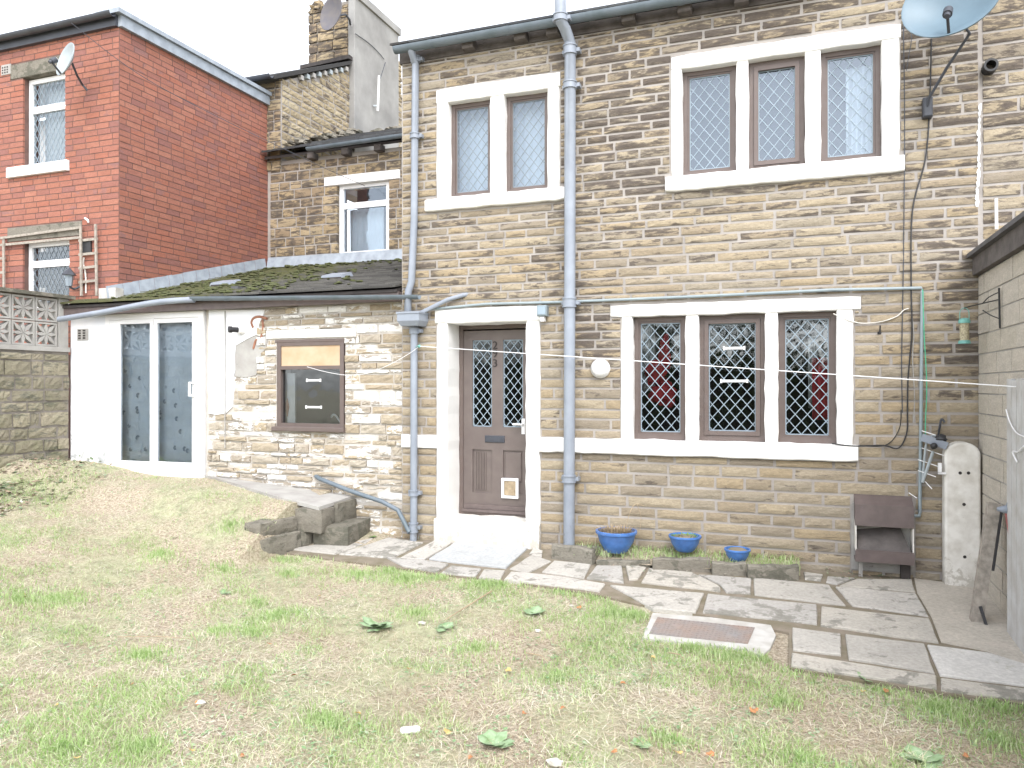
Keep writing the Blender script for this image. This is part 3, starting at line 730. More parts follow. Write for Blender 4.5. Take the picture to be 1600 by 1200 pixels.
pipe('downpipe', 'grey lower downpipe below the hopper left of front door', [(X0(647, yd), yd, Z0(647, 505, yd)), (X0(646.5, yd), yd, .1), (X0(646, yd), yd, -.10)], .037, 'grey_plastic',
     [((X0(647, yd), yd, Z0(647, 517, yd)), .06), ((X0(646, yd), yd, Z0(646, 770, yd)), .06), ((X0(646, yd), yd, Z0(646, 824, yd)), .10)])
# hopper
hx0, hx1, hz0, hz1 = X0(629, -.1), X0(663, -.1), Z0(645, 510, -.1), Z0(645, 489, -.1)
mb = MB(); P = [(hx0+.03, -.19, hz0), (hx1-.03, -.19, hz0), (hx1-.03, -.01, hz0), (hx0+.03, -.01, hz0), (hx0, -.22, hz0+.05), (hx1, -.22, hz0+.05), (hx1, -.01, hz0+.05), (hx0, -.01, hz0+.05), (hx0, -.22, hz1), (hx1, -.22, hz1), (hx1, -.01, hz1), (hx0, -.01, hz1)]
mb.add(P, [(3, 2, 1, 0), (0, 1, 5, 4), (1, 2, 6, 5), (2, 3, 7, 6), (3, 0, 4, 7), (4, 5, 9, 8), (5, 6, 10, 9), (6, 7, 11, 10), (7, 4, 8, 11)])
mb.box(hx0-.008, hx1+.008, -.228, -.21, hz1-.015, hz1+.004); mb.box(hx0-.008, hx0+.008, -.21, -.01, hz1-.015, hz1+.004); mb.box(hx1-.008, hx1+.008, -.21, -.01, hz1-.015, hz1+.004)
single(mb, 'rain_hopper', 'grey_plastic', 'grey plastic hopper box where pipes meet left of door lintel', 'hopper')
a = PY(724, 461, -.03); b = PY(700, 468, -.06); c = PY(657, 489, -.10)
pipe('waste_pipe', 'short grey waste pipe sloping from wall into hopper above door', [a+Vector((.03, .05, .01)), a, b, c, c+Vector((0, 0, -.03))], .022, 'grey_plastic')
# overflow run under first floor
yq = -.035
pts = [PY(663, 484, yq), PY(760, 475, yq), PY(876, 472, yq), PY(1000, 467, yq), PY(1180, 459, yq), PY(1300, 453, yq), PY(1440, 450, yq), PY(1441, 456, yq), PY(1439, 650, yq), PY(1437, 800, yq), PY(1436, 806, yq-.01), PY(1426, 806, yq-.01)]
pipe('overflow_pipe', 'thin green-grey pipe across cottage wall turning down at right end', pts, .0135, 'green_grey_pipe')
# round bulkhead lamp
lp = thing('wall_lamp', 'round white bulkhead lamp between thick pipe and ground floor windows', 'lamp', PY(939, 576, 0))
M = Matrix.Translation(PY(939, 576, 0)) @ Matrix.Rotation(math.pi/2, 4, 'X')
MB().lathe([(.0, .0), (.092, .0), (.092, .035), (.080, .05)], 28, M).build('base', 'white_plastic', lp, True)
MB().lathe([(.080, .045), (.074, .065), (.05, .085), (.02, .093), (.0, .094)], 28, M).build('diffuser', 'white_plastic', lp, True)
# floodlight
p = PY(851, 487, 0); fl = thing('floodlight', 'small grey security floodlight beside the door lintel', 'lamp', p)
mb = MB(); mb.bbox(p.x-.05, p.x+.05, -.10, -.03, p.z-.05, p.z+.055, .008); mb.box(p.x-.02, p.x+.02, -.03, .0, p.z-.02, p.z+.02); mb.build('housing', 'green_grey_pipe', fl)
MB().box(p.x-.04, p.x+.04, -.104, -.1005, p.z-.035, p.z+.04).build('lens', 'lead_came', fl)
mb = MB(); mb.box(p.x-.02, p.x+.02, -.08, -.02, p.z-.10, p.z-.055); mb.build('sensor', 'white_plastic', fl)
# clothesline
cl0 = PY(655, 541, -.12); cl1 = Vector((1.36, -1.22, CAM.z+.0)); q = ray(1598, 605); t = 1.38/q[0]; cl1 = Vector((1.38, CAM.y+t*q[1], CAM.z+t*q[2]))
pts = [cl0.lerp(cl1, i/24)+Vector((0, 0, -.10*math.sin(math.pi*i/24)*.0)) for i in range(25)]
L3 = [PY(480, 573, -.06), PY(505, 580, -.08), PY(540, 586, -.1), PY(575, 583, -.1), PY(610, 569, -.11), PY(640, 552, -.12), cl0]
single(MB().tube(L3, .0028, 6, smooth_path=True).tube(pts, .0042, 6), 'washing_line', 'white_plastic', 'white washing line stretched across cottage from downpipe to right wall', 'washing line')
mb = MB(); mb.tube([PY(648, 543, -.07), cl0+Vector((0, -.005, 0))], .006, 6); mb.add(*icosph(cl0, .018, 2, .3, 8, 6)); single(mb, 'line_hook', 'green_plastic', 'small knotted hook holding washing line on downpipe', 'hook')
# ------------------------------------------------------------------ satellite dishes
def dish(label, c, r, aim, arm_pts, matd, lnb=True, ry=1.0, armr=.012, feed=None):
    c = Vector(c); root = thing('satellite_dish', label, 'satellite dish', arm_pts[-1])
    q = Vector(aim).normalized().to_track_quat('Z', 'Y').to_matrix().to_4x4(); M = Matrix.Translation(c) @ q @ Matrix.Diagonal((1, ry, 1, 1))
    prof = [(r*k/8, .32*r*(k/8)**2) for k in range(9)]+[(r*1.02, .32*r), (r*1.02, .32*r-.012)]+[(r*k/8, .32*r*(k/8)**2-.010) for k in range(7, -1, -1)]
    MB().lathe(prof, 36, M).build('reflector', matd, root, True)
    if lnb:
        f = feed or M @ Vector((0, -r*.55, r*.95)); b = M @ Vector((0, -r*.98, .25*r))
        MB().tube([b, f], armr*.9, 8).build('feed_arm', 'black_rubber', root, True)
        d = (M @ Vector((0, 0, .1))-f).normalized(); MB().tube([f-d*.03, f, f+d*.001, f+d*.07], [.02, .024, .034, .034], 12).build('feed_head', 'dark_gutter', root, True)
        MB().tube([f+d*.071, f+d*.076], [.03, .028], 12).build('feed_cap', 'white_plastic', root, True)
    MB().tube([c-(q @ Vector((0, 0, .02)))]+arm_pts, armr, 8, smooth_path=False).build('mast_arm', 'dark_gutter', root, True)
    e = Vector(arm_pts[-1]); return root, e
dc = PY(1490, 12, -.42)
r_, e = dish('large grey-blue satellite dish hung high at the right end of cottage', dc, .335, (-.35, -1, .30), [PY(1516, 52, -.36), PY(1481, 104, -.24), PY(1452, 153, -.11), PY(1448, 176, -.06)], 'dish_grey', ry=.92, feed=PY(1481, 22, -.66))
mb = MB(); p = PY(1448, 172, 0); mb.bbox(p.x-.035, p.x+.035, -.09, 0, p.z-.08, p.z+.08, .01); mb.build('wall_bracket', 'dark_gutter', r_)
# cables on the wall
def cable(pts, r, mat, label, name='cable', grp=None):
    return single(MB().tube(pts, r, 6, smooth_path=True), name, mat, label, 'cable', group=grp)
cable([PY(1412, 20, -.02), PY(1414, 200, -.015), PY(1412, 400, -.015), PY(1409, 560, -.02), PY(1410, 645, -.02)], .004, 'dark_gutter', 'thin dark cable running straight down the wall left of the thicker one')
cable([PY(1456, 60, -.02), PY(1453, 170, -.02), PY(1446, 250, -.02), PY(1426, 330, -.02), PY(1424, 450, -.025), PY(1425, 520, -.025), PY(1419, 590, -.025), PY(1418, 640, -.025), PY(1417, 675, -.03), PY(1404, 700, -.03), PY(1380, 696, -.03), PY(1335, 697, -.05), PY(1300, 693, -.06)], .006, 'black_rubber', 'thick black cable dropping from dish bracket to window sill')
cable([PY(1408, 640, -.02), PY(1405, 670, -.02), PY(1385, 695, -.02), PY(1345, 697, -.05)], .0035, 'black_rubber', 'thin black cable looping up from right end of lower sill')
cable([PY(1302, 490, -.03), PY(1320, 498, -.03), PY(1345, 505, -.02), PY(1375, 503, -.02), PY(1400, 495, -.02), PY(1412, 485, -.02), PY(1420, 482, -.02)], .005, 'weathered_white', 'white cable sagging from lower window corner to black cable')
cable([PY(1424, 486, -.02), PY(1428, 520, -.02), PY(1426, 560, -.02), PY(1429, 620, -.02), PY(1427, 660, -.02)], .004, 'cement', 'pale grey cable hanging beside the overflow pipe')
cable([PY(1442, 452, -.05), PY(1444, 520, -.05), PY(1448, 600, -.05), PY(1446, 660, -.05), PY(1446, 690, -.05)], .004, 'bright_green', 'bright green wire hanging along right hand pipe')
cable([PY(1415, 30, -.02), PY(1425, 55, -.02), PY(1420, 90, -.02), PY(1417, 110, -.02)], .003, 'dark_gutter', 'short cable tail under the large dish')
# bird feeder on wall bracket
fy = -.28; p = PY(1507, 515, fy); bf = thing('bird_feeder', 'green capped bird feeder hanging by the right wall', 'bird feeder', PY(1507, 535, fy))
pz1, pz0 = Z0(1507, 505, fy), Z0(1507, 532, fy)
MB().tube([(p.x, fy, pz0), (p.x, fy, pz1)], .033, 14).build('seed_tube', 'seed', bf, True)
MB().tube([(p.x, fy, pz1), (p.x, fy, pz1+.025), (p.x, fy, pz1+.04)], [.042, .042, .02], 14).build('lid', 'green_plastic', bf, True)
MB().tube([(p.x, fy, pz0-.025), (p.x, fy, pz0)], [.046, .040], 14).build('tray', 'green_plastic', bf, True)
MB().tube([(p.x-.03, fy, pz1), (p.x-.03, fy, pz1+.09), (p.x, fy, pz1+.12), (p.x+.03, fy, pz1+.09), (p.x+.03, fy, pz1)], .003, 6, smooth_path=True).build('wire_handle', 'green_plastic', bf)
mb = MB(); a = Vector((1.405, -.60, Z0(1550, 480, -.45))); hz = pz1+.12
q = PX(1565, 478, 1.40)
mb.tube([(p.x, fy, hz), (p.x+.06, fy-.01, hz+.015), (1.385, q.y, hz+.01)], .005, 6, smooth_path=True); mb.tube([(1.39, q.y, q.z-.16), (1.385, q.y, q.z+.13)], .007, 6)
mb.tube([(1.385, q.y, q.z+.10), (1.33, q.y+.04, q.z+.07), (1.30, q.y+.09, q.z+.03)], .004, 6, smooth_path=True); mb.tube([(1.385, q.y, q.z-.09), (1.34, q.y+.04, q.z-.06), (1.30, q.y+.08, q.z-.02)], .004, 6, smooth_path=True)
single(mb, 'feeder_bracket', 'black_rubber', 'black wrought bracket on right wall holding the bird feeder', 'bracket')
# ivy-like hook below white cable
mb = MB(); p = PY(1374, 513, 0); mb.tube([(p.x, 0, p.z-.02), (p.x, -.06, p.z-.03), (p.x, -.07, p.z+.02)], .006, 6); mb.box(p.x-.014, p.x+.014, -.006, 0, p.z-.05, p.z+.02)
single(mb, 'wall_hook', 'black_rubber', 'small dark hook on soot mark right of lower windows', 'hook')
# outlet hood / brown vent at the bottom right
vx0, vx1 = X0(1334), X0(1424)
vt = thing('flue_hood', 'brown metal vent hood with open rusty tray low on the cottage wall', 'vent', ((vx0+vx1)/2, -.1, -.05))
z_t, z_m, z_o, z_b, z_bb = Z0(1378, 775, -.05), Z0(1378, 790, -.14), Z0(1380, 823, -.14), Z0(1380, 862, -.14), Z0(1380, 879, -.14)
mb = MB(); mb.prism([(vx0, 0, z_t), (vx0, -.14, z_m), (vx0, -.15, z_o), (vx0, 0, z_o+.05)], (vx1-vx0, 0, 0)); mb.build('hood', 'brown_metal', vt)
mb = MB(); mb.prism([(vx0+.002, -.0, z_o+.03), (vx0+.002, -.14, z_o-.001), (vx0+.002, -.16, z_b), (vx0+.002, 0, z_b)], (.008, 0, 0)); mb.build('side_cheek', 'weathered_white', vt); mb = MB(); mb.prism([(vx1-.010, -.0, z_o+.03), (vx1-.010, -.14, z_o-.001), (vx1-.010, -.16, z_b), (vx1-.010, 0, z_b)], (.008, 0, 0)); mb.build('side_cheek', 'weathered_white', vt)
mb = MB(); mb.box(vx0, vx1, -.17, -.15, z_bb, z_b); mb.box(vx0, vx1, -.15, 0, z_bb, z_bb+.02); mb.box(vx0+.005, vx1-.005, -.1675, -.160, z_b, z_b+.012); mb.build('tray', 'brown_metal', vt)
mb = MB(); mb.prism([(vx0+.02, -.145, z_b+.01), (vx1-.02, -.145, z_b+.0), (vx1-.09, -.02, z_b+.19), (vx0+.02, -.02, z_b+.14)], (0, .008, .01)); mb.build('fallen_flap', 'corbel_stone', vt)
mb = MB(); mb.box(vx0, vx1, -.008, .0, z_bb, z_o+.06); mb.build('back_plate', 'cement', vt)
mb = MB(); mb.box(vx0+.03, vx0+.06, -.10, -.07, -.12, z_bb); mb.build('leg', 'cement', vt)
mb = MB(); mb.box(vx1-.09, vx1-.02, -.10, -.03, -.12, z_bb); mb.build('leg', 'dark_wood', vt)
sv = vent; mb = MB(); mb.prism([(sv[0], -.012, sv[2]), (sv[1], -.012, sv[2]), (sv[1], -.012, sv[3]-.03), (sv[1]-.05, -.012, sv[3]), (sv[0]+.06, -.012, sv[3]), (sv[0], -.012, sv[3]-.05)], (0, .012, 0)); mb.build('vent_surround', 'cement', cot)
mb = MB(); mb.bbox(X0(1343), X0(1425), -.05, -.012, sv[3]-.015, sv[3]+.01, .004); mb.build('vent_ledge', 'cement', cot)
# ------------------------------------------------------------------ stone gatepost, timber post, gate
gpY = -.16; ga, gb = X0(1476, gpY), X0(1533, gpY); gz0 = -.14; gz1 = Z0(1505, 691, gpY); rr = (gb-ga)/2
pts = [(ga, gpY, gz0), (gb, gpY, gz0)]+[(ga+rr+rr*math.cos(t)*1.0, gpY, gz1-rr*.8+rr*.8*math.sin(t)) for t in [math.pi*i/12 for i in range(13)]]
gp = MB(); gp.prism(pts, (0, .14, 0))
o = single(gp, 'stone_gatepost', 'weathered_white', 'white painted stone slab with rounded top standing against cottage wall', 'gatepost')
bv = o.modifiers.new('b', 'BEVEL'); bv.width = .02; bv.segments = 3; bv.limit_method = 'ANGLE'
for (px, py) in ((1500, 739), (1513, 739), (1506, 788), (1507, 870)):
    q = PY(px, py, gpY); mb = MB(); mb.lathe([(0, .001), (.010, .001), (.013, 0)], 10, Matrix.Translation(q+Vector((0, -.002, 0))) @ Matrix.Rotation(math.pi/2, 4, 'X')); mb.build('bolt_hole', 'dark_wood', o)
mb = MB(); q = PY(1470, 735, gpY); mb.box(q.x-.02, q.x+.005, gpY-.01, gpY+.02, q.z-.02, q.z+.06); mb.box(q.x-.02, q.x+.035, gpY-.01, gpY+.02, q.z-.03, q.z-.015)
mb.build('hinge_pin', 'white_plastic', o)
# rotary airer folded, hooked to wall
ra = thing('folded_airer', 'folded grey clothes airer with black hubs hung above gatepost', 'airer', PY(1455, 700, -.12))
mb = MB(); mb.bar(PY(1440, 683, -.12), PY(1480, 697, -.16), .03, .06); mb.build('arm_bar', 'grey_plastic', ra)
mb = MB(); mb.tube([PY(1441, 754, -.12), PY(1458, 705, -.13)], .012, 8); mb.tube([PY(1441, 752, -.10), PY(1446, 700, -.11), PY(1450, 688, -.11), PY(1458, 681, -.11), PY(1466, 684, -.11)], .009, 8, smooth_path=True); mb.build('strut', 'dish_pale', ra, True)
mb = MB(); mb.add(*icosph(PY(1459, 697, -.18), .027, 1, .1, 10, 8)); mb.add(*icosph(PY(1470, 686, -.14), .035, 4, .3, 10, 8, (1.4, 1, 1))); mb.build('hub', 'black_rubber', ra, True)
mb = MB()
for (a, b, c, d) in ((1440, 673, 1462, 680), (1440, 700, 1475, 712), (1434, 718, 1472, 731), (1434, 735, 1462, 745), (1445, 752, 1456, 764), (1420, 770, 1432, 778)):
    mb.tube([PY(a, b, -.10), PY(c, d, -.14)], .0035, 6)
mb.build('line_cord', 'white_plastic', ra)
mb = MB(); mb.tube([PY(1466, 680, -.03), PY(1468, 668, -.05), PY(1471, 655, -.05), PY(1476, 660, -.06)], .009, 6, smooth_path=True); mb.build('wall_hook', 'dark_gutter', ra)
tp0 = G(1524, 968); tp1 = PX(1553, 786, 1.30)
tp = thing('timber_post', 'weathered timber post leaning on right wall with black strap', 'post', tp0)
tp1 = Vector((1.33, tp0.y+.12, PX(1553, 786, 1.33).z)); tp0 = Vector((tp0.x, tp0.y, tp0.z-.03))
d_ = (tp1-tp0)
mb = MB(); mb.bar(tp0, tp1, .075, .075, (0, 1, 0)); mb.build('post', 'grey_wood', tp)
mb = MB(); mb.bar(tp0.lerp(tp1, .45)+Vector((.045, -.035, 0)), tp0.lerp(tp1, .97)+Vector((.045, -.035, 0)), .012, .05, (0, 1, 0)); mb.build('strap', 'black_rubber', tp)
mb = MB(); mb.bar(tp0.lerp(tp1, .16)+Vector((.0, -.05, 0)), tp0.lerp(tp1, .03)+Vector((.06, -.08, -.06)), .018, .02, (0, 1, 0)); mb.build('spike', 'black_rubber', tp)
a = PX(1571, 796, 1.34)
mb = MB(); mb.tube([a+Vector((-.05, 0, 0)), a, a+Vector((.04, 0, 0))], [.012, .03, .02], 10); mb.tube([a, a+Vector((.01, -.02, .05))], .008, 6); mb.build('handle', 'grey_plastic', tp, True)
mb = MB(); mb.tube([a+Vector((.0, 0, -.01)), PX(1580, 850, 1.36), PX(1590, 930, 1.36)], .010, 6); mb.build('rusty_rod', 'rust_rod', tp, True)
# gate leaf folded against the right wall
gt = thing('garden_gate', 'pale grey weathered plank gate standing open against right wall', 'gate', (1.35, -1.3, -.25))
y1 = PX(1577, 700, 1.36).y; gzt = PX(1577, 592, 1.36).z; gzb = PX(1577, 1008, 1.36).z
for i in range(7):
    w = .115; mb = MB(); mb.bbox(0, 1, 0, 1, 0, 1, .01); a = y1-i*(w+.006)
    q = MB(); q.box(1.345, 1.37, a-w, a, gzb, gzt-.01*(i % 2)); q.build('plank', 'gate_wood', gt)
for zz in (gzb+.15, gzt-.2):
    q = MB(); q.box(1.372, 1.40, y1-.85, y1-.01, zz, zz+.09); q.build('ledge', 'gate_wood', gt)
q = MB(); q.tube([PX(1572, 640, 1.33), PX(1578, 660, 1.33), PX(1588, 676, 1.33), PX(1600, 682, 1.33)], .004, 6, smooth_path=True); q.tube([PX(1600, 697, 1.33), PX(1590, 706, 1.33), PX(1582, 706, 1.33), PX(1589, 722, 1.33)], .005, 6, smooth_path=True)
single(q, 'rope', 'white_plastic', 'white cord looped over top of the grey gate', 'rope')
# ------------------------------------------------------------------ RIGHT BLOCK WALL (outbuilding)
rw = thing('block_outbuilding', 'low cream block outbuilding with black roof edge at far right', 'outbuilding', (1.42, -2.2, -.2))
WX = 1.41; zt = Z0(1531, 431)
rects = lay(0.01, 4.2, -.30, zt, lambda z: .158, lambda z: .42, [], joint=.010)
place(rects, rw, 'block', 'block', 'wall_block', (WX, 0, 0), -90, depth=.06, proud=.012, vary=.2)
MB().box(WX, WX+.2, -4.2, .0, -.35, zt).build('wall', 'cement', rw)
MB().box(WX-.05, WX+.02, -4.25, -.004, zt+.002, zt+.145).build('fascia', 'corbel_stone', rw)
MB().box(WX-.09, WX+3, -4.3, -.006, zt+.147, zt+.18).build('roof_felt', 'dark_grey_felt', rw)
# ------------------------------------------------------------------ NEXT COTTAGE (far right above outbuilding)
nb = thing('neighbour_cottage', 'strip of neighbouring sandstone cottage above the flat outbuilding roof', 'house', (2, .03, -.1))
rects = lay(XR+.02, 3.2, 2.2, ZE, lambda z: R.uniform(.10, .135), lambda z: R.uniform(.3, .55), [])
place(rects, nb, 'stone', 'stone', 'sandstone', (0, .03, 0), 0, depth=.07, proud=.012)
MB().box(XR+.002, 3.2, .031, .37, -.3, ZE+.0).build('wall', 'mortar', nb)
mb = MB(); vs = MB()
for i in range(16):
    pz = Z0(1531, 168+i*10, 0); q = PY(1531-i*.25+R.uniform(-1, 1), 168+i*10, 0)
    mb.add(*icosph((q.x, -.008, q.z), R.uniform(.012, .02), i, .35, 7, 5, (.8, .5, 1.9)))
single(mb, 'foam_bead', 'white_plastic', 'ragged white foam line down the joint between two cottages', 'sealant')
single(MB().tube([PY(1557, 310, -.02), PY(1557.5, 358, -.02)], .012, 8), 'white_pipe', 'white_plastic', 'short white upright pipe standing above black outbuilding roof', 'pipe')
p = PY(1545, 108, .03); M = Matrix.Translation(p) @ Matrix.Rotation(math.pi/2, 4, 'X')
mb = MB(); mb.lathe([(.036, -.02), (.036, .10), (.052, .10), (.052, -.02)], 20, M); single(mb, 'flue_pipe', 'black_rubber', 'black round flue outlet below right edge of large dish', 'flue')
# ------------------------------------------------------------------ LEAN-TO EXTENSION
XE0 = X0(107); EY = .06
ext = thing('lean_to_extension', 'single storey lean-to with mossy roof, white render and rubble stone wall', 'extension', (-6.2, EY, .3))
EZ = Z0(450, 480, EY)  # underside of fascia
def EX(px): return X0(px, EY)
def EZZ(px, py): return Z0(px, py, EY)
pd = (EX(168), EX(321), EZZ(245, 742), EZZ(245, 489))
kw = (EX(434), EX(538), EZZ(486, 668), EZZ(486, 533))
eops = [pd, kw]
bk = MB()
for (a, b, c, d) in backing(XE0, XL-.002, -.3, EZ+.16, eops): bk.box(a, b, EY, EY+.25, c, d)
bk.box(XE0-.001, XE0+.25, EY+.25, 3.1, -.3, EZ+.1)
bk.build('wall', 'rubble_mortar', ext)
MB().box(XE0, XL, 2.9, 3.0, 0, 3).box(XE0, XL, .32, 2.9, .2, .3).box(-6.35, -6.25, .32, 2.9, .3, 2.7).box(XE0, XL, .32, 3.0, EZ+.14, EZ+.18).build('interior', 'room', ext)
lint = (EX(417), EX(557), EZZ(486, 528), EZZ(486, 515))
xr1 = EX(352); xr2 = EX(367)
render_h = (XE0, xr2-.02, EZZ(352, 646), EZ+.1); render_l = (XE0, EX(326), -.3, EZ+.1); patch_h = (EX(362), EX(402), EZZ(380, 588), EZ+.1)
eh = [pd, (kw[0]-.01, kw[1]+.01, kw[2]-.01, kw[3]+.02), lint, render_h, render_l, patch_h]
rects = lay(XE0, XL-.01, .22, EZ, lambda z: R.choice((.045, .05, .06, .065, .075, .085, .11)), lambda z: R.uniform(.10, .44), eh, joint=.014)
# lower stretch right of landing goes down to the path
rects += lay(-4.55, XL-.01, -.12, .22, lambda z: R.uniform(.07, .12), lambda z: R.uniform(.2, .5), [], joint=.014)
place(rects, ext, 'stone', 'rubble', 'rubble_stone', (0, EY, 0), 0, depth=.07, proud=.018, vary=.9)
mb = MB(); mb.box(XE0-.004, pd[0], EY-.025, EY, .2, EZ); mb.box(pd[0], pd[1], EY-.025, EY, pd[3]+.001, EZ); mb.build('render_coat', 'render_white', ext)
rg = random.Random(5); pts = [PY(326, 484, EY-.02), PY(326, 646, EY-.02), PY(338, 648, EY-.02), PY(352, 646, EY-.02), PY(358, 640, EY-.02), PY(363, 636, EY-.02), PY(364, 620, EY-.02), PY(366, 605, EY-.02), PY(364, 590, EY-.02), PY(367, 578, EY-.02), PY(366, 560, EY-.02), PY(368, 540, EY-.02), PY(385, 530, EY-.02), PY(402, 522, EY-.02), PY(405, 505, EY-.02), PY(412, 490, EY-.02), PY(413, 484, EY-.02)]
mb = MB(); mb.prism(pts[::-1], (0, .02, 0)); mb.build('render_coat', 'render_white', ext)
pts = [PY(367, 528, EY-.012), PY(367, 588, EY-.012), PY(385, 590, EY-.012), PY(400, 586, EY-.012), PY(404, 570, EY-.012), PY(408, 552, EY-.012), PY(415, 545, EY-.012), PY(418, 530, EY-.012), PY(412, 512, EY-.012), PY(396, 508, EY-.012)]
mb = MB(); mb.prism(pts, (0, .012, 0)); mb.build('cement_patch', 'cement', ext)
mb = MB(); mb.tube([PY(396, 512, EY-.016), PY(393, 504, EY-.016), PY(397, 497, EY-.016), PY(406, 495, EY-.016), PY(417, 498, EY-.016)], .016, 7, smooth_path=True); mb.tube([PY(410, 500, EY-.016), PY(411, 512, EY-.016), PY(407, 530, EY-.016), PY(400, 532, EY-.016), PY(396, 545, EY-.012)], .014, 7, smooth_path=True); mb.build('broken_brick_edge', 'terracotta', ext)
# white plaster joint bead at x=352
MB().tube([PY(351.5, 486, EY-.03), PY(351.5, 700, EY-.03)], .007, 6).build('conduit', 'cement', ext)
# lintel, window
MB().bbox(lint[0], lint[1], EY-.02, EY+.1, lint[2], lint[3], .006).build('lintel', 'white_paint', ext)
fr = frame_mb(kw[0], kw[1], kw[2], kw[3], EY-.012, EY+.07, .05, .045).build('window', 'brown_paint', ext)
zc = EZZ(486, 574); MB().box(kw[0]+.05, kw[1]-.05, EY-.010, EY+.06, zc-.022, zc+.018).build('transom', 'brown_paint', fr)
MB().bbox(kw[0]-.03, kw[1]+.03, EY-.015, EY+.0, kw[3]-.01, kw[3]+.022, .004).build('head_trim', 'brown_paint', fr)
MB().bbox(kw[0]-.04, kw[1]+.03, EY-.07, EY+.02, kw[2]-.045, kw[2]+.006, .008).build('window_sill', 'brown_paint', fr)
MB().box(kw[0]+.05, kw[1]-.05, EY+.0, EY+.02, zc+.018, kw[3]-.05).build('plywood_board', 'plywood', fr)
MB().add([(kw[0]+.05, EY+.03, kw[2]+.045), (kw[1]-.05, EY+.03, kw[2]+.045), (kw[1]-.05, EY+.03, zc-.022), (kw[0]+.05, EY+.03, zc-.022)], [(0, 1, 2, 3)]).build('pane', 'window_glass', fr)
tapes(fr, [(EX(488), EZZ(488, 594), .17), (EX(488), EZZ(488, 636), .19)], EY+.034)
MB().box(kw[0]+.055, kw[0]+.16, EY+.10, EY+.12, kw[2]+.045, zc-.06).build('inner_reveal', 'pale_cloth', fr)
q = PY(449, 636, EY+.09); MB().prism([(q.x-.05, q.y, q.z), (q.x, q.y, q.z-.11), (q.x+.02, q.y, q.z), (q.x, q.y, q.z+.10)], (0, .008, 0)).build('tile_motif', 'terracotta', fr)
q = PY(527, 655, EY+.2); MB().tube([(q.x+.10, q.y, q.z-.12), (q.x+.0, q.y, q.z+.02), (q.x-.05, q.y, q.z+.05), (q.x-.08, q.y, q.z+.02)], .012, 8, smooth_path=True).build('kitchen_tap', 'dish_pale', fr, True)
# patio door
pdo = frame_mb(pd[0], pd[1], pd[2]+.05, pd[3], EY-.035, EY+.07, .07, .08).build('patio_door', 'white_plastic', ext)
MB().bbox(pd[0]-.0, pd[1]+.0, EY-.07, EY+.05, pd[2]-.03, pd[2]+.049, .01).build('threshold', 'white_plastic', pdo)
g1 = (EX(190), EX(237), EZZ(213, 720), EZZ(213, 506)); g2 = (EX(247), EX(302), EZZ(275, 722), EZZ(275, 504))
b0, b1 = pd[0]+.07, pd[1]-.07
frame_mb(b0+.002, g1[1]+.045, pd[2]+.132, pd[3]-.072, EY-.0, EY+.05, .01).build('sash_frame', 'white_plastic', pdo)
mb = MB(); fr1 = MB()
def sash(x0, x1, gx0, gx1, gz0, gz1, y):
    z0, z1 = pd[2]+.132, pd[3]-.072; m_ = MB()
    m_.box(x0, gx0, y, y+.04, z0, z1); m_.box(gx1, x1, y, y+.04, z0, z1); m_.box(gx0, gx1, y+.001, y+.04, z0, gz0); m_.box(gx0, gx1, y+.001, y+.04, gz1, z1)
    m_.build('sash_frame', 'white_plastic', pdo)
    MB().add([(gx0, y+.02, gz0), (gx1, y+.02, gz0), (gx1, y+.02, gz1), (gx0, y+.02, gz1)], [(0, 1, 2, 3)]).build('pane', 'patio_glass', pdo)
xm = (g1[1]+g2[0])/2
sash(b0+.002, xm-.001, g1[0], g1[1], g1[2], g1[3], EY-.028); sash(xm+.001, b1-.002, g2[0], g2[1], g2[2], g2[3], EY-.02)
q = PY(299, 608, EY-.05); mb = MB(); mb.box(q.x-.018, q.x+.025, EY-.065, EY-.020, q.z-.085, q.z-.065); mb.box(q.x-.018, q.x+.025, EY-.065, EY-.020, q.z+.065, q.z+.085); mb.box(q.x-.030, q.x-.012, EY-.07, EY-.045, q.z-.085, q.z+.085); mb.build('door_handle', 'white_plastic', pdo)
bl = drape(b0, b1, pd[2]+.1, pd[3]-.1, EY+.11, 'net_blue', 'blue-grey leaf pattern curtain inside white patio door', 'curtain', folds=10, amp=.008)
mb = MB(); rg = random.Random(11)
for i in range(26):
    x = rg.uniform(b0+.05, b1-.05); z = rg.uniform(pd[2]+.2, pd[3]-.7); a = rg.uniform(-1, 1)
    for s_ in (-1, 1):
        d = Vector((math.cos(a+s_*.5), 0, math.sin(a+s_*.5)+.3)).normalized()*.055; n_ = Vector((-d.z, 0, d.x))*.3; c = Vector((x, EY+.095, z))
        mb.prism([c, c+d*.5+n_, c+d, c+d*.5-n_], (0, .002, 0))
mb.build('leaf_motif', 'motif', bl)
# airbrick
av = (EX(124), EX(141), EZZ(132, 532), EZZ(132, 514)); ab = MB(); ab.bbox(av[0], av[1], EY-.035, EY-.024, av[2], av[3], .003); abo = ab.build('air_brick', 'cement', ext)
mb = MB()
for i in range(2):
    for j in range(4):
        xa = av[0]+.02+i*(av[1]-av[0]-.03)/2; za = av[2]+.018+j*(av[3]-av[2]-.02)/4; mb.box(xa, xa+.045, EY-.0365, EY-.033, za, za+.02)
mb.build('air_slot', 'dark_wood', abo)
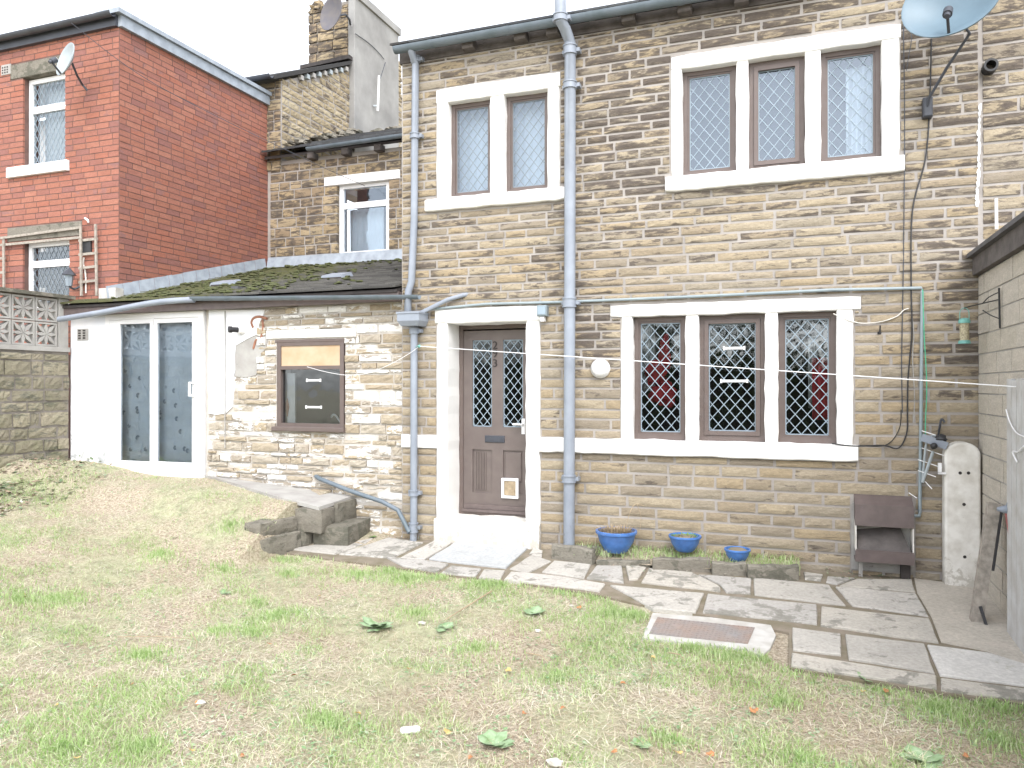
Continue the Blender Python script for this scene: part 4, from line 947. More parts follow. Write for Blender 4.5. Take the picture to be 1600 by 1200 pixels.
# bracket scrap near door top
# security camera
q = PY(383, 516, EY); scm = thing('security_camera', 'small black wall camera with white collar above patched render', 'camera', q)
MB().tube([q+Vector((0, 0, 0)), q+Vector((-.02, -.05, 0)), q+Vector((-.035, -.08, 0))], [.045, .045, .042], 14).build('collar', 'white_plastic', scm, True)
q2 = q+Vector((-.035, -.08, 0)); MB().tube([q2, q2+Vector((-.035, -.06, 0)), q2+Vector((-.036, -.061, 0)), q2+Vector((-.055, -.09, 0))], [.030, .030, .038, .038], 14).build('body', 'black_rubber', scm, True)
# roof: courses of tiles rising to the back wall
RY0, RY1 = EY-.18, 3.15; RZ0 = Z0(400, 462, EY-.18); RZ1 = Z0(560, 412, 3.15)
sl = (RZ1-RZ0)/(RY1-RY0)
rx0 = EX(107)-.02; tl = MB(); nrow = 24
for i in range(nrow):
    y = RY0+i*(RY1-RY0)/nrow; z = RZ0+(y-RY0)*sl; x = rx0-(i % 2)*.12
    while x < XL-.03:
        w = .24; a, b = max(x, rx0)+.002, min(x+w, XL-.012)-.002; x += w
        if b-a < .02: continue
        if y > .1 and b < -8.12: continue
        tl.rv = R.random(); L = (RY1-RY0)/nrow+.06; e = R.uniform(0, .004)
        tl.prism([(a, y, z+.016+e), (a, y+L, z+sl*L-.0+e), (b, y+L, z+sl*L+e), (b, y, z+.016+e)], (0, 0, .022))
o = tl.build('roof', 'mossy_tile', ext)
MB().prism([(rx0+.01, RY0+.03, RZ0), (XL-.014, RY0+.03, RZ0), (XL-.014, RY1, RZ1-.01), (rx0+.01, RY1, RZ1-.01)], (0, 0, -.03)).build('roof_boards', 'dark_wood', ext)
MB().box(XE0, XL-.004, EY-.13, EY-.03, EZ+.002, RZ0-.02).build('fascia', 'brown_metal', ext)
# roof vents
for (px, py) in ((343, 447), (518, 436)):
    # find point on the roof plane along the ray
    d = ray(px, py); t = (RZ0+(CAM.y-RY0)*sl*1-CAM.z+.03)/(d[2]-sl*d[1]); p = Vector((t*d[0], CAM.y+t*d[1], CAM.z+t*d[2]))
    vt_ = MB(); w = .17
    vt_.prism([(p.x-w, p.y, p.z), (p.x-w+.03, p.y, p.z+.05), (p.x+w-.03, p.y, p.z+.05), (p.x+w, p.y, p.z)], (0, .22, .22*sl))
    vo = vt_.build('roof_vent', 'grey_plastic', ext)
    MB().box(p.x-w+.03, p.x+w-.03, p.y-.003, p.y-.001, p.z+.005, p.z+.022).build('vent_slot', 'dark_wood', vo)
mo = MB(); rg = random.Random(31)
for i in range(900):
    y = RY0+.1+(RY1-RY0-.2)*rg.random()**1.3; x = rg.uniform(-7.9, -4.3)
    if mnoise.noise(Vector((x*1.3, y*1.6, 2)))+.35*rg.random() < .05+max(0, x+6.3)*.22: continue
    q_ = rg.uniform(.012, .04); mo.rv = rg.random(); mo.add(*icosph((x, y, RZ0+(y-RY0)*sl+.045), q_, i, .3, 6, 4, (1.5, 1, .5)))
moo = mo.build('moss_clumps', 'moss', ext, True); moo['kind'] = 'stuff'
# lead flashing against brick house and back wall
fl_ = MB(); npn = 12
for i in range(npn):
    y0f = .05+i*(3.1-.05)/npn; y1f = y0f+(3.05)/npn-.004; zf = RZ0+(y0f-RY0)*sl; zg = RZ0+(y1f-RY0)*sl
    fl_.add([(-8.02, y0f, zf+.03), (-8.02, y1f, zg+.03), (-8.046, y1f, zg+.19), (-8.046, y0f, zf+.19), (-7.9, y0f, zf+.035), (-7.9, y1f, zg+.035)], [(0, 1, 2, 3), (4, 5, 1, 0)])
fo = fl_.build('flashing', 'lead', ext)
fl_ = MB(); fl_.add([(-8.02, 3.10, RZ1+.02), (XL-.02, 3.10, RZ1+.02), (XL-.02, 3.14, RZ1+.17), (-8.02, 3.14, RZ1+.19), (-8.02, 3.0, RZ1-.005), (XL-.02, 3.0, RZ1-.005)], [(0, 1, 2, 3), (4, 5, 1, 0)])
fl_.build('flashing', 'lead', ext)
mb = MB(); mb.box(-8.2, -7.92, .08, .2, RZ0+.09, RZ0+.22); mb.build('mortar_fillet', 'white_cement', ext)
# gutter of the lean-to and its drooping left end
g0 = PY(300, 464, EY-.22); g1_ = PY(655, 461, EY-.22)
gutter((g0.x, g0.y, g0.z), (g1_.x, g0.y, g1_.z), .045, 'gutter_grey', 'lean_to_gutter', 'grey half round gutter along front edge of mossy lean-to roof', brackets=3)
mb = MB(); mb.tube([PY(303, 468, EY-.22), PY(240, 473, EY-.23), PY(160, 488, EY-.26), PY(92, 499, EY-.30)], .035, 10, smooth_path=True)
single(mb, 'sagging_gutter', 'grey_plastic', 'sagging grey gutter end sloping down to decorative block wall', 'gutter', smooth=True)
# outlet from gutter to hopper
mb = MB(); mb.tube([PY(638, 463, EY-.22), PY(638, 488, -.12)], .032, 10); single(mb, 'gutter_outlet', 'grey_plastic', 'short grey outlet dropping from lean-to gutter into hopper', 'pipe', smooth=True)
# waste pipe at the foot of the rubble wall
pp = [PY(494, 744, EY-.0), PY(500, 748, EY-.08), PY(545, 766, EY-.09), PY(598, 784, EY-.09), PY(622, 797, EY-.10), PY(640, 832, -.12)]
pipe('waste_pipe', 'grey waste pipe sloping down foot of rubble wall to drain', pp, .024, 'gutter_grey')
# ------------------------------------------------------------------ RED BRICK HOUSE
RX, RYF = -8.05, .25; RZT = PY(184.3, 41, RYF).z
rh = thing('red_brick_house', 'tall flat topped red brick house wing with grey fascia', 'house', (RX-1, RYF+1, .4))
XFAR = -12.2
def FX(px): return X0(px, RYF)
def FZ(px, py): return Z0(px, py, RYF)
uw = (FX(36), FX(101), FZ(68, 258), FZ(68, 116)); us = (FX(14), FX(108), FZ(60, 273), FZ(60, 257)); ul = (FX(16), FX(96), FZ(55, 117), FZ(55, 94))
lw = (FX(36), FX(108), FZ(70, 480), FZ(70, 376)); ll = (FX(12), FX(128), FZ(70, 373), FZ(70, 351))
rects = lay(XFAR, RX, 1.9, RZT, lambda z: .0765, lambda z: .230, [uw, us, ul, lw, ll], joint=.011)
fr_rects = lay(0, 2.92, 2.4, RZT, lambda z: .0765, lambda z: .230, [], joint=.011)
# share the 300 single bricks between both faces
place(rects, rh, 'brick', 'brick', 'red_brick', (0, RYF, 0), 0, depth=.03, proud=.006, limit=130, vary=.2)
place(fr_rects, rh, 'brick', 'brick', 'red_brick', (RX, RYF, 0), 90, depth=.03, proud=.006, limit=170, vary=.2)
bk = MB()
for (a, b, c, d) in backing(XFAR, RX, 0, RZT+.12, [uw, lw]): bk.box(a, b, RYF, RYF+.25, c, d)
bk.box(RX-.25, RX, RYF+.25, 3.2, 0, RZT+.12); bk.build('wall', 'brick_mortar', rh)
MB().box(XFAR, RX-.25, 2.5, 2.6, 0, RZT).box(XFAR, RX-.25, RYF+.25, 2.5, 3.2, 3.35).build('interior', 'room', rh)
MB().bbox(ul[0], ul[1]+.02, RYF-.01, RYF+.2, ul[2], ul[3], .006).build('lintel', 'step_stone', rh)
MB().bbox(ll[0], ll[1], RYF-.012, RYF+.2, ll[2], ll[3], .006).build('lintel', 'step_stone', rh)
def upvc(parent, o, y, split, cmat='lead_came', gmat='window_glass', w=.06):
    f_ = frame_mb(o[0], o[1], o[2], o[3], y, y+.06, w).build('window', 'white_plastic', parent)
    z = split; MB().box(o[0]+w, o[1]-w, y+.001, y+.055, z-.045, z+.045).build('transom', 'white_plastic', f_)
    for za, zb in ((o[2]+w, z-.045), (z+.045, o[3]-w)):
        MB().add([(o[0]+w, y+.03, za), (o[1]-w, y+.03, za), (o[1]-w, y+.03, zb), (o[0]+w, y+.03, zb)], [(0, 1, 2, 3)]).build('pane', gmat, f_)
        if cmat: lattice(o[0]+w, o[1]-w, za, zb, y+.027, .085, .14, .006, .004, False).build('lead_strips', cmat, f_)
    return f_
upvc(rh, uw, RYF+.08, FZ(68, 165))
MB().bbox(us[0], us[1], RYF-.05, RYF+.1, us[2], us[3], .006).build('window_sill', 'white_plastic', rh)
upvc(rh, lw, RYF+.08, FZ(70, 410), 'lead_came_dim')
drape(uw[0]+.02, uw[1]-.02, uw[2], uw[3], RYF+.3, 'curtain_white', 'white blind behind upper window of red brick house', 'curtain', folds=6, amp=.008)
# vent brick left
q = (FX(2), FX(17), FZ(8, 117), FZ(8, 101)); v_ = MB().bbox(q[0], q[1], RYF-.012, RYF-.001, q[2], q[3], .003).build('air_brick', 'cement', rh)
mb = MB()
for i in range(3):
    for j in range(3): mb.box(q[0]+.02+i*.045, q[0]+.045+i*.045, RYF-.014, RYF-.011, q[2]+.02+j*.035, q[2]+.042+j*.035)
mb.build('air_slot', 'dark_wood', v_)
# fascias and roof
MB().box(RX+.0, RX+.06, RYF-.02, 3.25, RZT-.01, RZT+.13).build('side_fascia', 'lead', rh)
MB().box(RX-.3, RX+.10, RYF-.10, 3.3, RZT+.132, RZT+.19).box(XFAR, RX-.3, RYF-.10, 3.3, RZT+.132, RZT+.18).build('roof', 'lead', rh)
MB().box(XFAR, RX-.001, RYF-.06, RYF-.002, RZT-.01, RZT+.13).build('front_fascia', 'dark_gutter', rh)
gutter((XFAR, RYF-.12, RZT+.13), (RX+.02, RYF-.12, RZT+.13), .055, 'dark_gutter', 'house_gutter', 'dark gutter along front top edge of red brick house')
dish('small pale satellite dish on front of red brick house', PY(109, 96, RYF-.38), .205, (-.30, -1, .25), [PY(120, 118, RYF-.25), PY(128, 132, RYF-.08), PY(136, 141, RYF-.03)], 'dish_pale', ry=1.05, armr=.014)
# lantern
q = PY(108, 436, RYF-.16); ln = thing('wall_lantern', 'dark green coach lantern beside lower window of brick house', 'lamp', q)
MB().tube([q+Vector((0, 0, -.09)), q+Vector((0, 0, .05))], [.035, .052], 6).build('glass_body', 'lead_came_dim', ln)
MB().tube([q+Vector((0, 0, .05)), q+Vector((0, 0, .06)), q+Vector((0, 0, .12)), q+Vector((0, 0, .15))], [.085, .08, .03, .005], 6).build('cap', 'dark_gutter', ln)
MB().tube([q+Vector((0, 0, -.09)), q+Vector((.02, .06, -.12)), q+Vector((.07, .15, -.05))], .014, 8, smooth_path=True).build('bracket', 'dark_gutter', ln)
# trellis ladder
tr = thing('trellis', 'weathered grey wooden trellis around lower window of brick house', 'trellis', PY(137, 460, RYF-.05))
def lath(a, b, w=.032, y=RYF-.04): MB().bar(PY(*a, y), PY(*b, y), w, .018, (0, -1, 0)).build('lath', 'grey_wood', tr)
lath((0, 372), (127, 355)); lath((0, 383), (124, 371), y=RYF-.039); lath((125.5, 350), (127, 462), y=RYF-.06); lath((149, 350), (151, 462), y=RYF-.06)
for yy in (374, 396, 417, 439): lath((123, yy+2), (152, yy-1), y=RYF-.041)
lath((5, 374), (6, 460), y=RYF-.06); lath((0, 404), (8, 403), y=RYF-.042); lath((0, 426), (8, 425), y=RYF-.043)
MB().bbox(FX(129), FX(144), RYF-.03, RYF-.002, FZ(137, 395), FZ(137, 377), .004).build('black_vent', 'black_rubber', rh)
cable([PY(131, 402, RYF-.02), PY(130, 412, RYF-.02), PY(133, 425, RYF-.02), PY(134, 440, RYF-.02), PY(134, 458, RYF-.02)], .010, 'weathered_white', 'pinkish white cable behind trellis under small black vent')
q = PY(137, 344, RYF-.04); single(MB().tube([q+Vector((-.05, 0, .03)), q, q+Vector((.04, -.03, -.03))], .014, 8), 'outside_tap', 'white_plastic', 'small white pipe stub above the trellis ladder', 'pipe')
# ------------------------------------------------------------------ LEFT BOUNDARY WALL with screen blocks
BX = XE0; lwall = thing('boundary_wall', 'dark mossy stone boundary wall at far left topped with pierced screen blocks', 'wall', (BX, -1.5, .4))
zs1 = PX(50, 540, BX).z
rects = lay(-3.0, -.0, .25, zs1-.06, lambda z: R.uniform(.075, .19), lambda z: R.uniform(.12, .46), [], joint=.016)
place(rects, lwall, 'stone', 'rubble', 'boundary_stone', (BX, 0, 0), 90, depth=.08, proud=.018, vary=.7)
MB().box(BX-.3, BX, -3.0, -.0, -.2, zs1-.06).build('wall', 'mortar_dark', lwall)
MB().box(BX-.31, BX+.03, -3.0, -.0, zs1-.059, zs1).build('bed_course', 'cement', lwall)
def screen_block(y0, z0, s=.29):
    """pierced flower pattern block, faces +X; solid geometry: frame ring + eight petals"""
    m_ = MB(); x0, x1 = BX-.10, BX-.01; c = s/2; fw = .022
    m_.box(x0, x1, y0, y0+fw, z0, z0+s); m_.box(x0, x1, y0+s-fw, y0+s, z0, z0+s); m_.box(x0+.001, x1-.001, y0+fw, y0+s-fw, z0, z0+fw); m_.box(x0+.001, x1-.001, y0+fw, y0+s-fw, z0+s-fw, z0+s)
    for k in range(8):
        a = math.pi/4*k; L = (c-fw) if k % 2 == 0 else (c-fw)*1.36; w = .030
        d = Vector((0, math.cos(a), math.sin(a))); n = Vector((0, -math.sin(a), math.cos(a))); cc = Vector((x1-.004*(k % 2)-.002, y0+c, z0+c))
        m_.prism([cc, cc+d*L*.5+n*w*.75, cc+d*L+n*.006, cc+d*L-n*.006, cc+d*L*.5-n*w*.75], (-.07, 0, 0))
    m_.build('screen_block', 'cement', lwall)
sb = .300
for j in range(2):
    for i in range(8): screen_block(-.14-(i+1)*sb, zs1+.005+j*sb)
MB().box(BX-.12, BX, -.135, -.004, zs1+.002, zs1+.61).build('pier', 'cement', lwall)
MB().box(BX-.16, BX+.05, -3.0, .06, zs1+.612, zs1+.655).build('coping', 'step_stone', lwall)
# ------------------------------------------------------------------ MIDDLE HOUSE behind lean-to
MY = 3.17; mh = thing('rear_stone_cottage', 'set back sooty stone cottage with one white upstairs window above lean-to', 'house', (-6, MY, 0))
mz = PY(520, 247, MY).z
mwi = (X0(527, MY), X0(607, MY), Z0(567, 398, MY), Z0(567, 283, MY)); mli = (X0(507, MY), X0(625, MY), Z0(567, 285, MY), Z0(567, 271, MY))
rects = lay(-8.0, -5.2, 3.3, mz, lambda z: R.uniform(.125, .165), lambda z: R.uniform(.18, .38), [mwi, mli], joint=.020)
place(rects, mh, 'stone', 'stone', 'old_sandstone', (0, MY, 0), 0, depth=.07, proud=.013)
bk = MB()
for (a, b, c, d) in backing(-8.2, -3.9, 0, mz+.05, [mwi]): bk.box(a, b, MY, MY+.3, c, d)
bk.build('wall', 'mortar', mh)
MB().box(-7.5, -4, 5.0, 5.1, 3, mz).build('interior', 'room', mh)
MB().bbox(mli[0], mli[1], MY-.02, MY+.1, mli[2], mli[3], .006).build('lintel', 'white_paint', mh)
upvc(mh, mwi, MY+.06, Z0(567, 318, MY), None, 'upper_glass', .075)
drape(mwi[0]+.04, mwi[1]-.25, mwi[2], mwi[3]-.35, MY+.3, 'curtain_white', 'white curtain behind upstairs window of set back cottage', 'curtain', folds=6, amp=.01)
for px in (492, 545, 596):
    q = PY(px, 250 if px < 500 else 247-(px-500)*.06, MY); MB().bbox(q.x-.06, q.x+.06, MY-.14, MY, mz-.005, mz+.09, .01).build('corbel', 'corbel_stone', mh)
rf = MB(); gxx = -7.78
for i in range(9):
    y = MY-.2+i*.24; z = mz+.14+i*.24*.42; xx = gxx-.25-R.uniform(0, .2)
    while xx < -4:
        w = R.uniform(.25, .5); rf.rv = R.random(); e = R.uniform(-.006, .01)
        if xx+w > -8.0: rf.prism([(max(xx, -8.02)+.004, y-R.uniform(0, .02), z+.02+e), (max(xx, -8.02)+.004, y+.36, z+.36*.42-.01+e), (xx+w-.004, y+.36, z+.36*.42-.01+e), (xx+w-.004, y, z+.02+e)], (0, 0, .030))
        xx += w
rf.build('roof', 'slate', mh)
MB().prism([(-8.02, MY-.12, mz+.11), (-4, MY-.12, mz+.11), (-4, 5.6, mz+.11+(5.6-MY+.12)*.42), (-8.02, 5.6, mz+.11+(5.6-MY+.12)*.42)], (0, 0, -.04)).build('roof_boards', 'dark_wood', mh)
mb = MB(); 
for i in range(26):
    q = R.random(); y = MY+.1+q*1.9; mb.rv = R.random(); mb.add(*icosph((gxx+R.uniform(.05, .35), y, mz+.21+(y-MY+.15)*.42+R.uniform(0, .05)), R.uniform(.05, .11), i, .3, 7, 5, (1, 1.5, .5)))
for i in range(22):
    mb.add(*icosph((R.uniform(-7.4, -4.9), 5.25, mz+.18+2.2*.42+R.uniform(-.02, .06)), R.uniform(.05, .1), i+40, .3, 7, 5, (1.4, 1, .6)))
mb.build('mossy_fillet', 'step_stone', mh)
gutter((X0(480, MY-.25), MY-.25, mz+.12), (-4.6, MY-.25, mz+.15), .05, 'gutter_grey', 'cottage_gutter', 'thin grey gutter on set back cottage above white lintel')
for (px, py) in ((540, 212), (612, 212), (582, 233)):
    pass
# ------------------------------------------------------------------ TALL HOUSE with gable and chimney
th = thing('gabled_stone_house', 'tall stone house behind with sloping gable and large rendered chimney', 'house', (-8.5, 4.5, 0))
GX = -7.78
def gz_at(y): return 6.50+(y-MY)*.50
rects = lay(-8.4, GX, mz-.1, 6.45, lambda z: R.uniform(.14, .19), lambda z: R.uniform(.2, .4), [], joint=.022)
place(rects, th, 'stone', 'stone', 'old_sandstone', (0, MY-.02, 0), 0, depth=.07, proud=.01, limit=60)
rects = lay(MY, 7.2, mz+.1, 8.4, lambda z: R.uniform(.09, .13), lambda z: R.uniform(.18, .4), [], joint=.016, keep=lambda u, z: z < gz_at(u)-.10)
place(rects, th, 'stone', 'rubble', 'gable_stone', (GX, 0, 0), 90, depth=.07, proud=.012, limit=240)
MB().prism([(GX-.3, MY-.01, mz), (GX-.3, 9.5, mz), (GX-.3, 9.5, 6), (GX-.3, 6.4, gz_at(6.4)-.03), (GX-.3, MY-.01, gz_at(MY)-.06)], (.3, 0, 0)).box(-14, GX-.3, MY, MY+.3, 0, 6.45).build('wall', 'mortar', th)
def rslope(y): return gz_at(y)
rf = MB(); rf.prism([(GX+.08, MY-.25, gz_at(MY-.25)), (GX+.08, 5.12, gz_at(5.12)), (GX-.05, 5.13, gz_at(5.13)), (GX-.05, 6.3, gz_at(6.3)), (-14, 6.3, gz_at(6.3)), (-14, MY-.25, gz_at(MY-.25))], (0, 0, .07)); rf.prism([(GX-.05, 6.3, gz_at(6.3)), (GX-.05, 9.6, gz_at(6.3)-1.6), (-14, 9.6, gz_at(6.3)-1.6), (-14, 6.3, gz_at(6.3))], (0, 0, .07)); rf.build('roof', 'slate', th)
for i in range(9):
    y = 3.6+i*.17; MB().box(GX+.005, GX+.07, y, y+.075, gz_at(y)-.09, gz_at(y)-.015).build('dentil', 'dish_pale' if i % 2 else 'cement', th)
gutter((-9.4, MY-.32, 6.42), (GX+.05, MY-.32, 6.42), .055, 'dark_gutter', 'gable_gutter', 'dark gutter at low corner of tall gabled house')
# chimney
ch0, ch1 = 5.16, 6.85; cx0_, cx1_ = -8.68, GX+.10
ztop = 8.75
cb = MB(); cb.box(cx0_+.02, cx1_-.02, ch0+.02, ch1-.02, 6.0, ztop-.05); cb.build('chimney_core', 'mortar_dark', th)
cb = MB(); cb.bbox(GX-.02, cx1_+.02, ch0-.0, ch1, mz+.4, ztop, .01); cb.build('chimney', 'chimney_render', th)
rects = lay(cx0_, GX-.02, 7.0, ztop-.1, lambda z: R.uniform(.14, .2), lambda z: R.uniform(.2, .4), [], joint=.02)
place(rects, th, 'stone', 'rubble', 'old_sandstone', (0, ch0+.01, 0), 0, depth=.07, proud=.02, limit=40)
MB().prism([(cx0_-.10, ch0-.12, gz_at(ch0)+.02), (cx1_-.02, ch0-.12, gz_at(ch0)+.06), (cx1_-.02, ch0-.12, gz_at(ch0)+.13), (cx0_-.10, ch0-.12, gz_at(ch0)+.09)], (0, .12, 0)).build('drip_course', 'dark_wood', th)
MB().bbox(GX-.12, cx1_+.06, ch0-.03, ch1+.03, ztop+.001, ztop+.14, .02).build('chimney_cap', 'chimney_render', th)
mb = MB()
for i in range(7): mb.add(*icosph((cx0_+R.uniform(-.0, .5), ch0+R.uniform(0, .3), ztop-.1+R.uniform(-.05, .1)), R.uniform(.08, .16), i+7, .35, 9, 6, (1.2, 1, .8)))
mb.build('broken_stone_top', 'old_sandstone', th)
dish('rusty round satellite dish on front of the tall chimney', PY(522, 23, ch0-.5), .27, (-.25, -1, .15), [PY(540, 22, ch0-.3), PY(546, 30, ch0-.15), PY(547, 38, ch0-.04)], 'dish_rust', lnb=False, ry=1.2, armr=.02)
# aerial on chimney side
q = PX(591, 150, cx1_+.12); ae = thing('tv_aerial', 'white rod aerial fixed to grey side of tall chimney', 'aerial', q)
MB().tube([PX(590, 173, cx1_+.12), PX(592, 118, cx1_+.12)], .022, 8).build('rod', 'white_plastic', ae)
MB().tube([PX(594, 122, cx1_+.12), PX(602, 97, cx1_+.12)], .008, 6).build('whip', 'dark_gutter', ae)
MB().bar(PX(583, 165, cx1_+.04), PX(591, 165, cx1_+.12), .03, .03).build('bracket', 'dish_pale', ae)
cable([PX(555, 52, cx1_+.04), PX(575, 66, cx1_+.04), PX(590, 80, cx1_+.04), PX(600, 92, cx1_+.04)], .008, 'dark_gutter', 'thin dark cable crossing side of tall chimney')
# far roof slope between chimney and cottage
fr_ = thing('distant_roof', 'small slate roof slope seen past the chimney side', 'house', (-7, 9, 0))
MB().prism([PY(600, 150, 9.5), PY(640, 215, 9.5), PY(640, 260, 9.5), PY(600, 260, 9.5)], (0, .8, 0)).build('wall', 'gable_stone', fr_)
MB().prism([PY(598, 143, 9.4), PY(640, 212, 9.4), PY(640, 217, 9.4), PY(598, 149, 9.4)], (0, 1.0, 0)).build('roof', 'slate', fr_)
# overhead wires
cable([PY(110, 35, -.2), PY(240, 130, 0.5), PY(470, 245, 1.5), PY(570, 290, 2.4)], .004, 'dark_gutter', 'thin overhead wire from brick house toward white upstairs window')
# ------------------------------------------------------------------ PATH: flagstones (each a part of the path)
path = MB(); pathpoly_px = [(440, 862), (600, 884), (690, 897), (800, 908), (930, 928), (1015, 955), (1010, 992), (1180, 1012), (1232, 1042), (1470, 1080), (1700, 1112), (1700, 900), (1480, 880), (1000, 840), (640, 820), (560, 800), (500, 835)]
pathpoly = [G(*p) for p in pathpoly_px]
pb = MB(); pp_ = [G(*p) for p in [(446, 862), (600, 882), (690, 895), (800, 906), (930, 926), (1040, 950), (1100, 958), (1232, 985), (1232, 1040), (1470, 1078), (1690, 1108)]]
base = [(p.x, p.y, p.z-.013) for p in pp_]+[(1.41, p_y, GA+GB*p_y-.013) for p_y in (-1.6, -.8, 0)]+[(XL, .0, GA-.012), (-4.55, .06, GA-.012)]
pb.prism(base, (0, 0, -.02)); pth = pb.build('path', 'soil', None); pth['kind'] = 'structure'
slabs = {
 'flagstone': [
  [(451, 857), (523, 865), (569, 850), (531, 844)], [(536, 843), (573, 824), (606, 829), (571, 849)], [(529, 865), (608, 839), (661, 847), (614, 871)],
  [(624, 872), (690, 838), (716, 841), (666, 873)], [(602, 870), (662, 875), (702, 881), (682, 893), (630, 884)], [(706, 883), (752, 888), (742, 900), (688, 894)],
  [(757, 889), (790, 891), (782, 904), (748, 901)], [(797, 888), (831, 866), (862, 876), (825, 894)], [(827, 865), (833, 856), (848, 860), (846, 870)],
  [(797, 893), (868, 899), (945, 912), (938, 923), (788, 905)], [(846, 893), (866, 876), (924, 882), (912, 903)], [(916, 903), (934, 880), (972, 882), (976, 910)],
  [(977, 880), (1010, 887), (996, 904), (983, 906)], [(1002, 909), (1014, 888), (1080, 894), (1125, 916), (1126, 923)], [(1091, 897), (1175, 903), (1172, 927), (1134, 925), (1125, 912)],
  [(954, 914), (1100, 927), (1088, 956), (1020, 950)], [(1106, 928), (1277, 945), (1276, 974), (1097, 955)], [(1178, 903), (1295, 914), (1321, 945), (1178, 928)],
  [(1306, 916), (1431, 927), (1452, 962), (1330, 945)], [(1338, 904), (1424, 905), (1430, 924), (1312, 914)], [(1282, 948), (1453, 967), (1467, 1003), (1281, 976)],
  [(1238, 980), (1314, 990), (1314, 1022), (1238, 1014)], [(1321, 991), (1445, 1005), (1460, 1050), (1325, 1028)],
  [(1235, 1020), (1463, 1056), (1463, 1074), (1236, 1039)], [(1470, 1059), (1690, 1086), (1690, 1104), (1469, 1076)], [(1255, 893), (1285, 897), (1283, 906), (1258, 904)], [(1292, 900), (1335, 903), (1308, 912), (1290, 909)]],
 'blue_flag': [[(669, 873), (718, 842), (829, 851), (791, 887)]],
 'bright_flag': [[(1449, 1007), (1540, 1018), (1690, 1062), (1690, 1082), (1466, 1053)]]}
rg = random.Random(21)
for mt, L in slabs.items():
    for poly in L:
        P = [G(*p) for p in poly]; c = sum(P, Vector())/len(P)
        # subdivide edges a little and roughen
        Q = []
        for i in range(len(P)):
            a, b = P[i], P[(i+1) % len(P)]; k = max(1, int((b-a).length/.14))
            for j in range(k):
                q = a.lerp(b, j/k); 
                if j or True: q = q+Vector((rg.uniform(-.006, .006), rg.uniform(-.006, .006), 0))
                q = q+(c-q).normalized()*.002; Q.append(q)
        tilt = Vector((rg.uniform(-.006, .006), rg.uniform(-.006, .006))); up = rg.uniform(.0, .006)
        def zz(q): return q.z+up+(q.x-c.x)*tilt.x*.8+(q.y-c.y)*tilt.y*.8
        n = len(Q); m_ = MB()
        bot = [(q.x, q.y, zz(q)-.05) for q in Q]; mid = [(q.x, q.y, zz(q)-.007) for q in Q]; top = [tuple(Vector((q.x, q.y, zz(q)))+Vector(((c-q).normalized().x*.007, (c-q).normalized().y*.007, 0))) for q in Q]
        ar = sum(Q[i].x*Q[(i+1) % n].y-Q[(i+1) % n].x*Q[i].y for i in range(n))
        fs = []
        for lv in (0, 1):
            for i in range(n): f_ = (lv*n+i, lv*n+(i+1) % n, (lv+1)*n+(i+1) % n, (lv+1)*n+i); fs.append(f_ if ar > 0 else f_[::-1])
        fs.append(tuple(range(2*n, 3*n)) if ar > 0 else tuple(range(3*n-1, 2*n-1, -1)))
        m_.add(bot+mid+top, fs); m_.build('flagstone', mt, pth)
# concrete apron at right
P = [G(*p) for p in [(1428, 902), (1476, 908), (1540, 900), (1605, 930), (1690, 1000), (1690, 1058), (1542, 1015), (1470, 1001), (1455, 962), (1433, 925)]]
mb = MB(); mb.prism([(min(p.x, 1.405), p.y, p.z-.006) for p in P], (0, 0, -.012)); o = mb.build('concrete_apron', 'wall_block', None); o['kind'] = 'structure'
# manhole
mh_ = thing('manhole', 'rusty chequered inspection cover in white concrete surround beside path', 'manhole', G(1100, 985))
P = [G(*p) for p in [(1020, 955), (1110, 962), (1204, 974), (1212, 990), (1203, 1010), (1190, 1022), (1165, 1012), (1090, 1003), (1003, 994)]]
MB().prism([(p.x, p.y, p.z-.01) for p in P], (0, 0, -.03)).build('concrete_surround', 'white_cement', mh_)
C = [G(*p) for p in [(1027, 963), (1179, 979), (1168, 1004), (1014, 988)]]
MB().prism([(p.x, p.y, p.z-.004) for p in C], (0, 0, -.004)).build('cover', 'iron_cover', mh_)
mb = MB()
for i in range(22):
    for j in range(9):
        a = C[0].lerp(C[1], (i+.5)/22).lerp(C[3].lerp(C[2], (i+.5)/22), (j+.5)/9)
        if (i, j) in ((4, 3), (5, 3), (5, 4), (17, 5), (18, 5), (17, 6)): continue
        mb.box(a.x-.008, a.x+.008, a.y-.009, a.y+.009, a.z-.004, a.z+.0005)
mb.build('tread_pattern', 'iron_cover', mh_, kind='stuff')
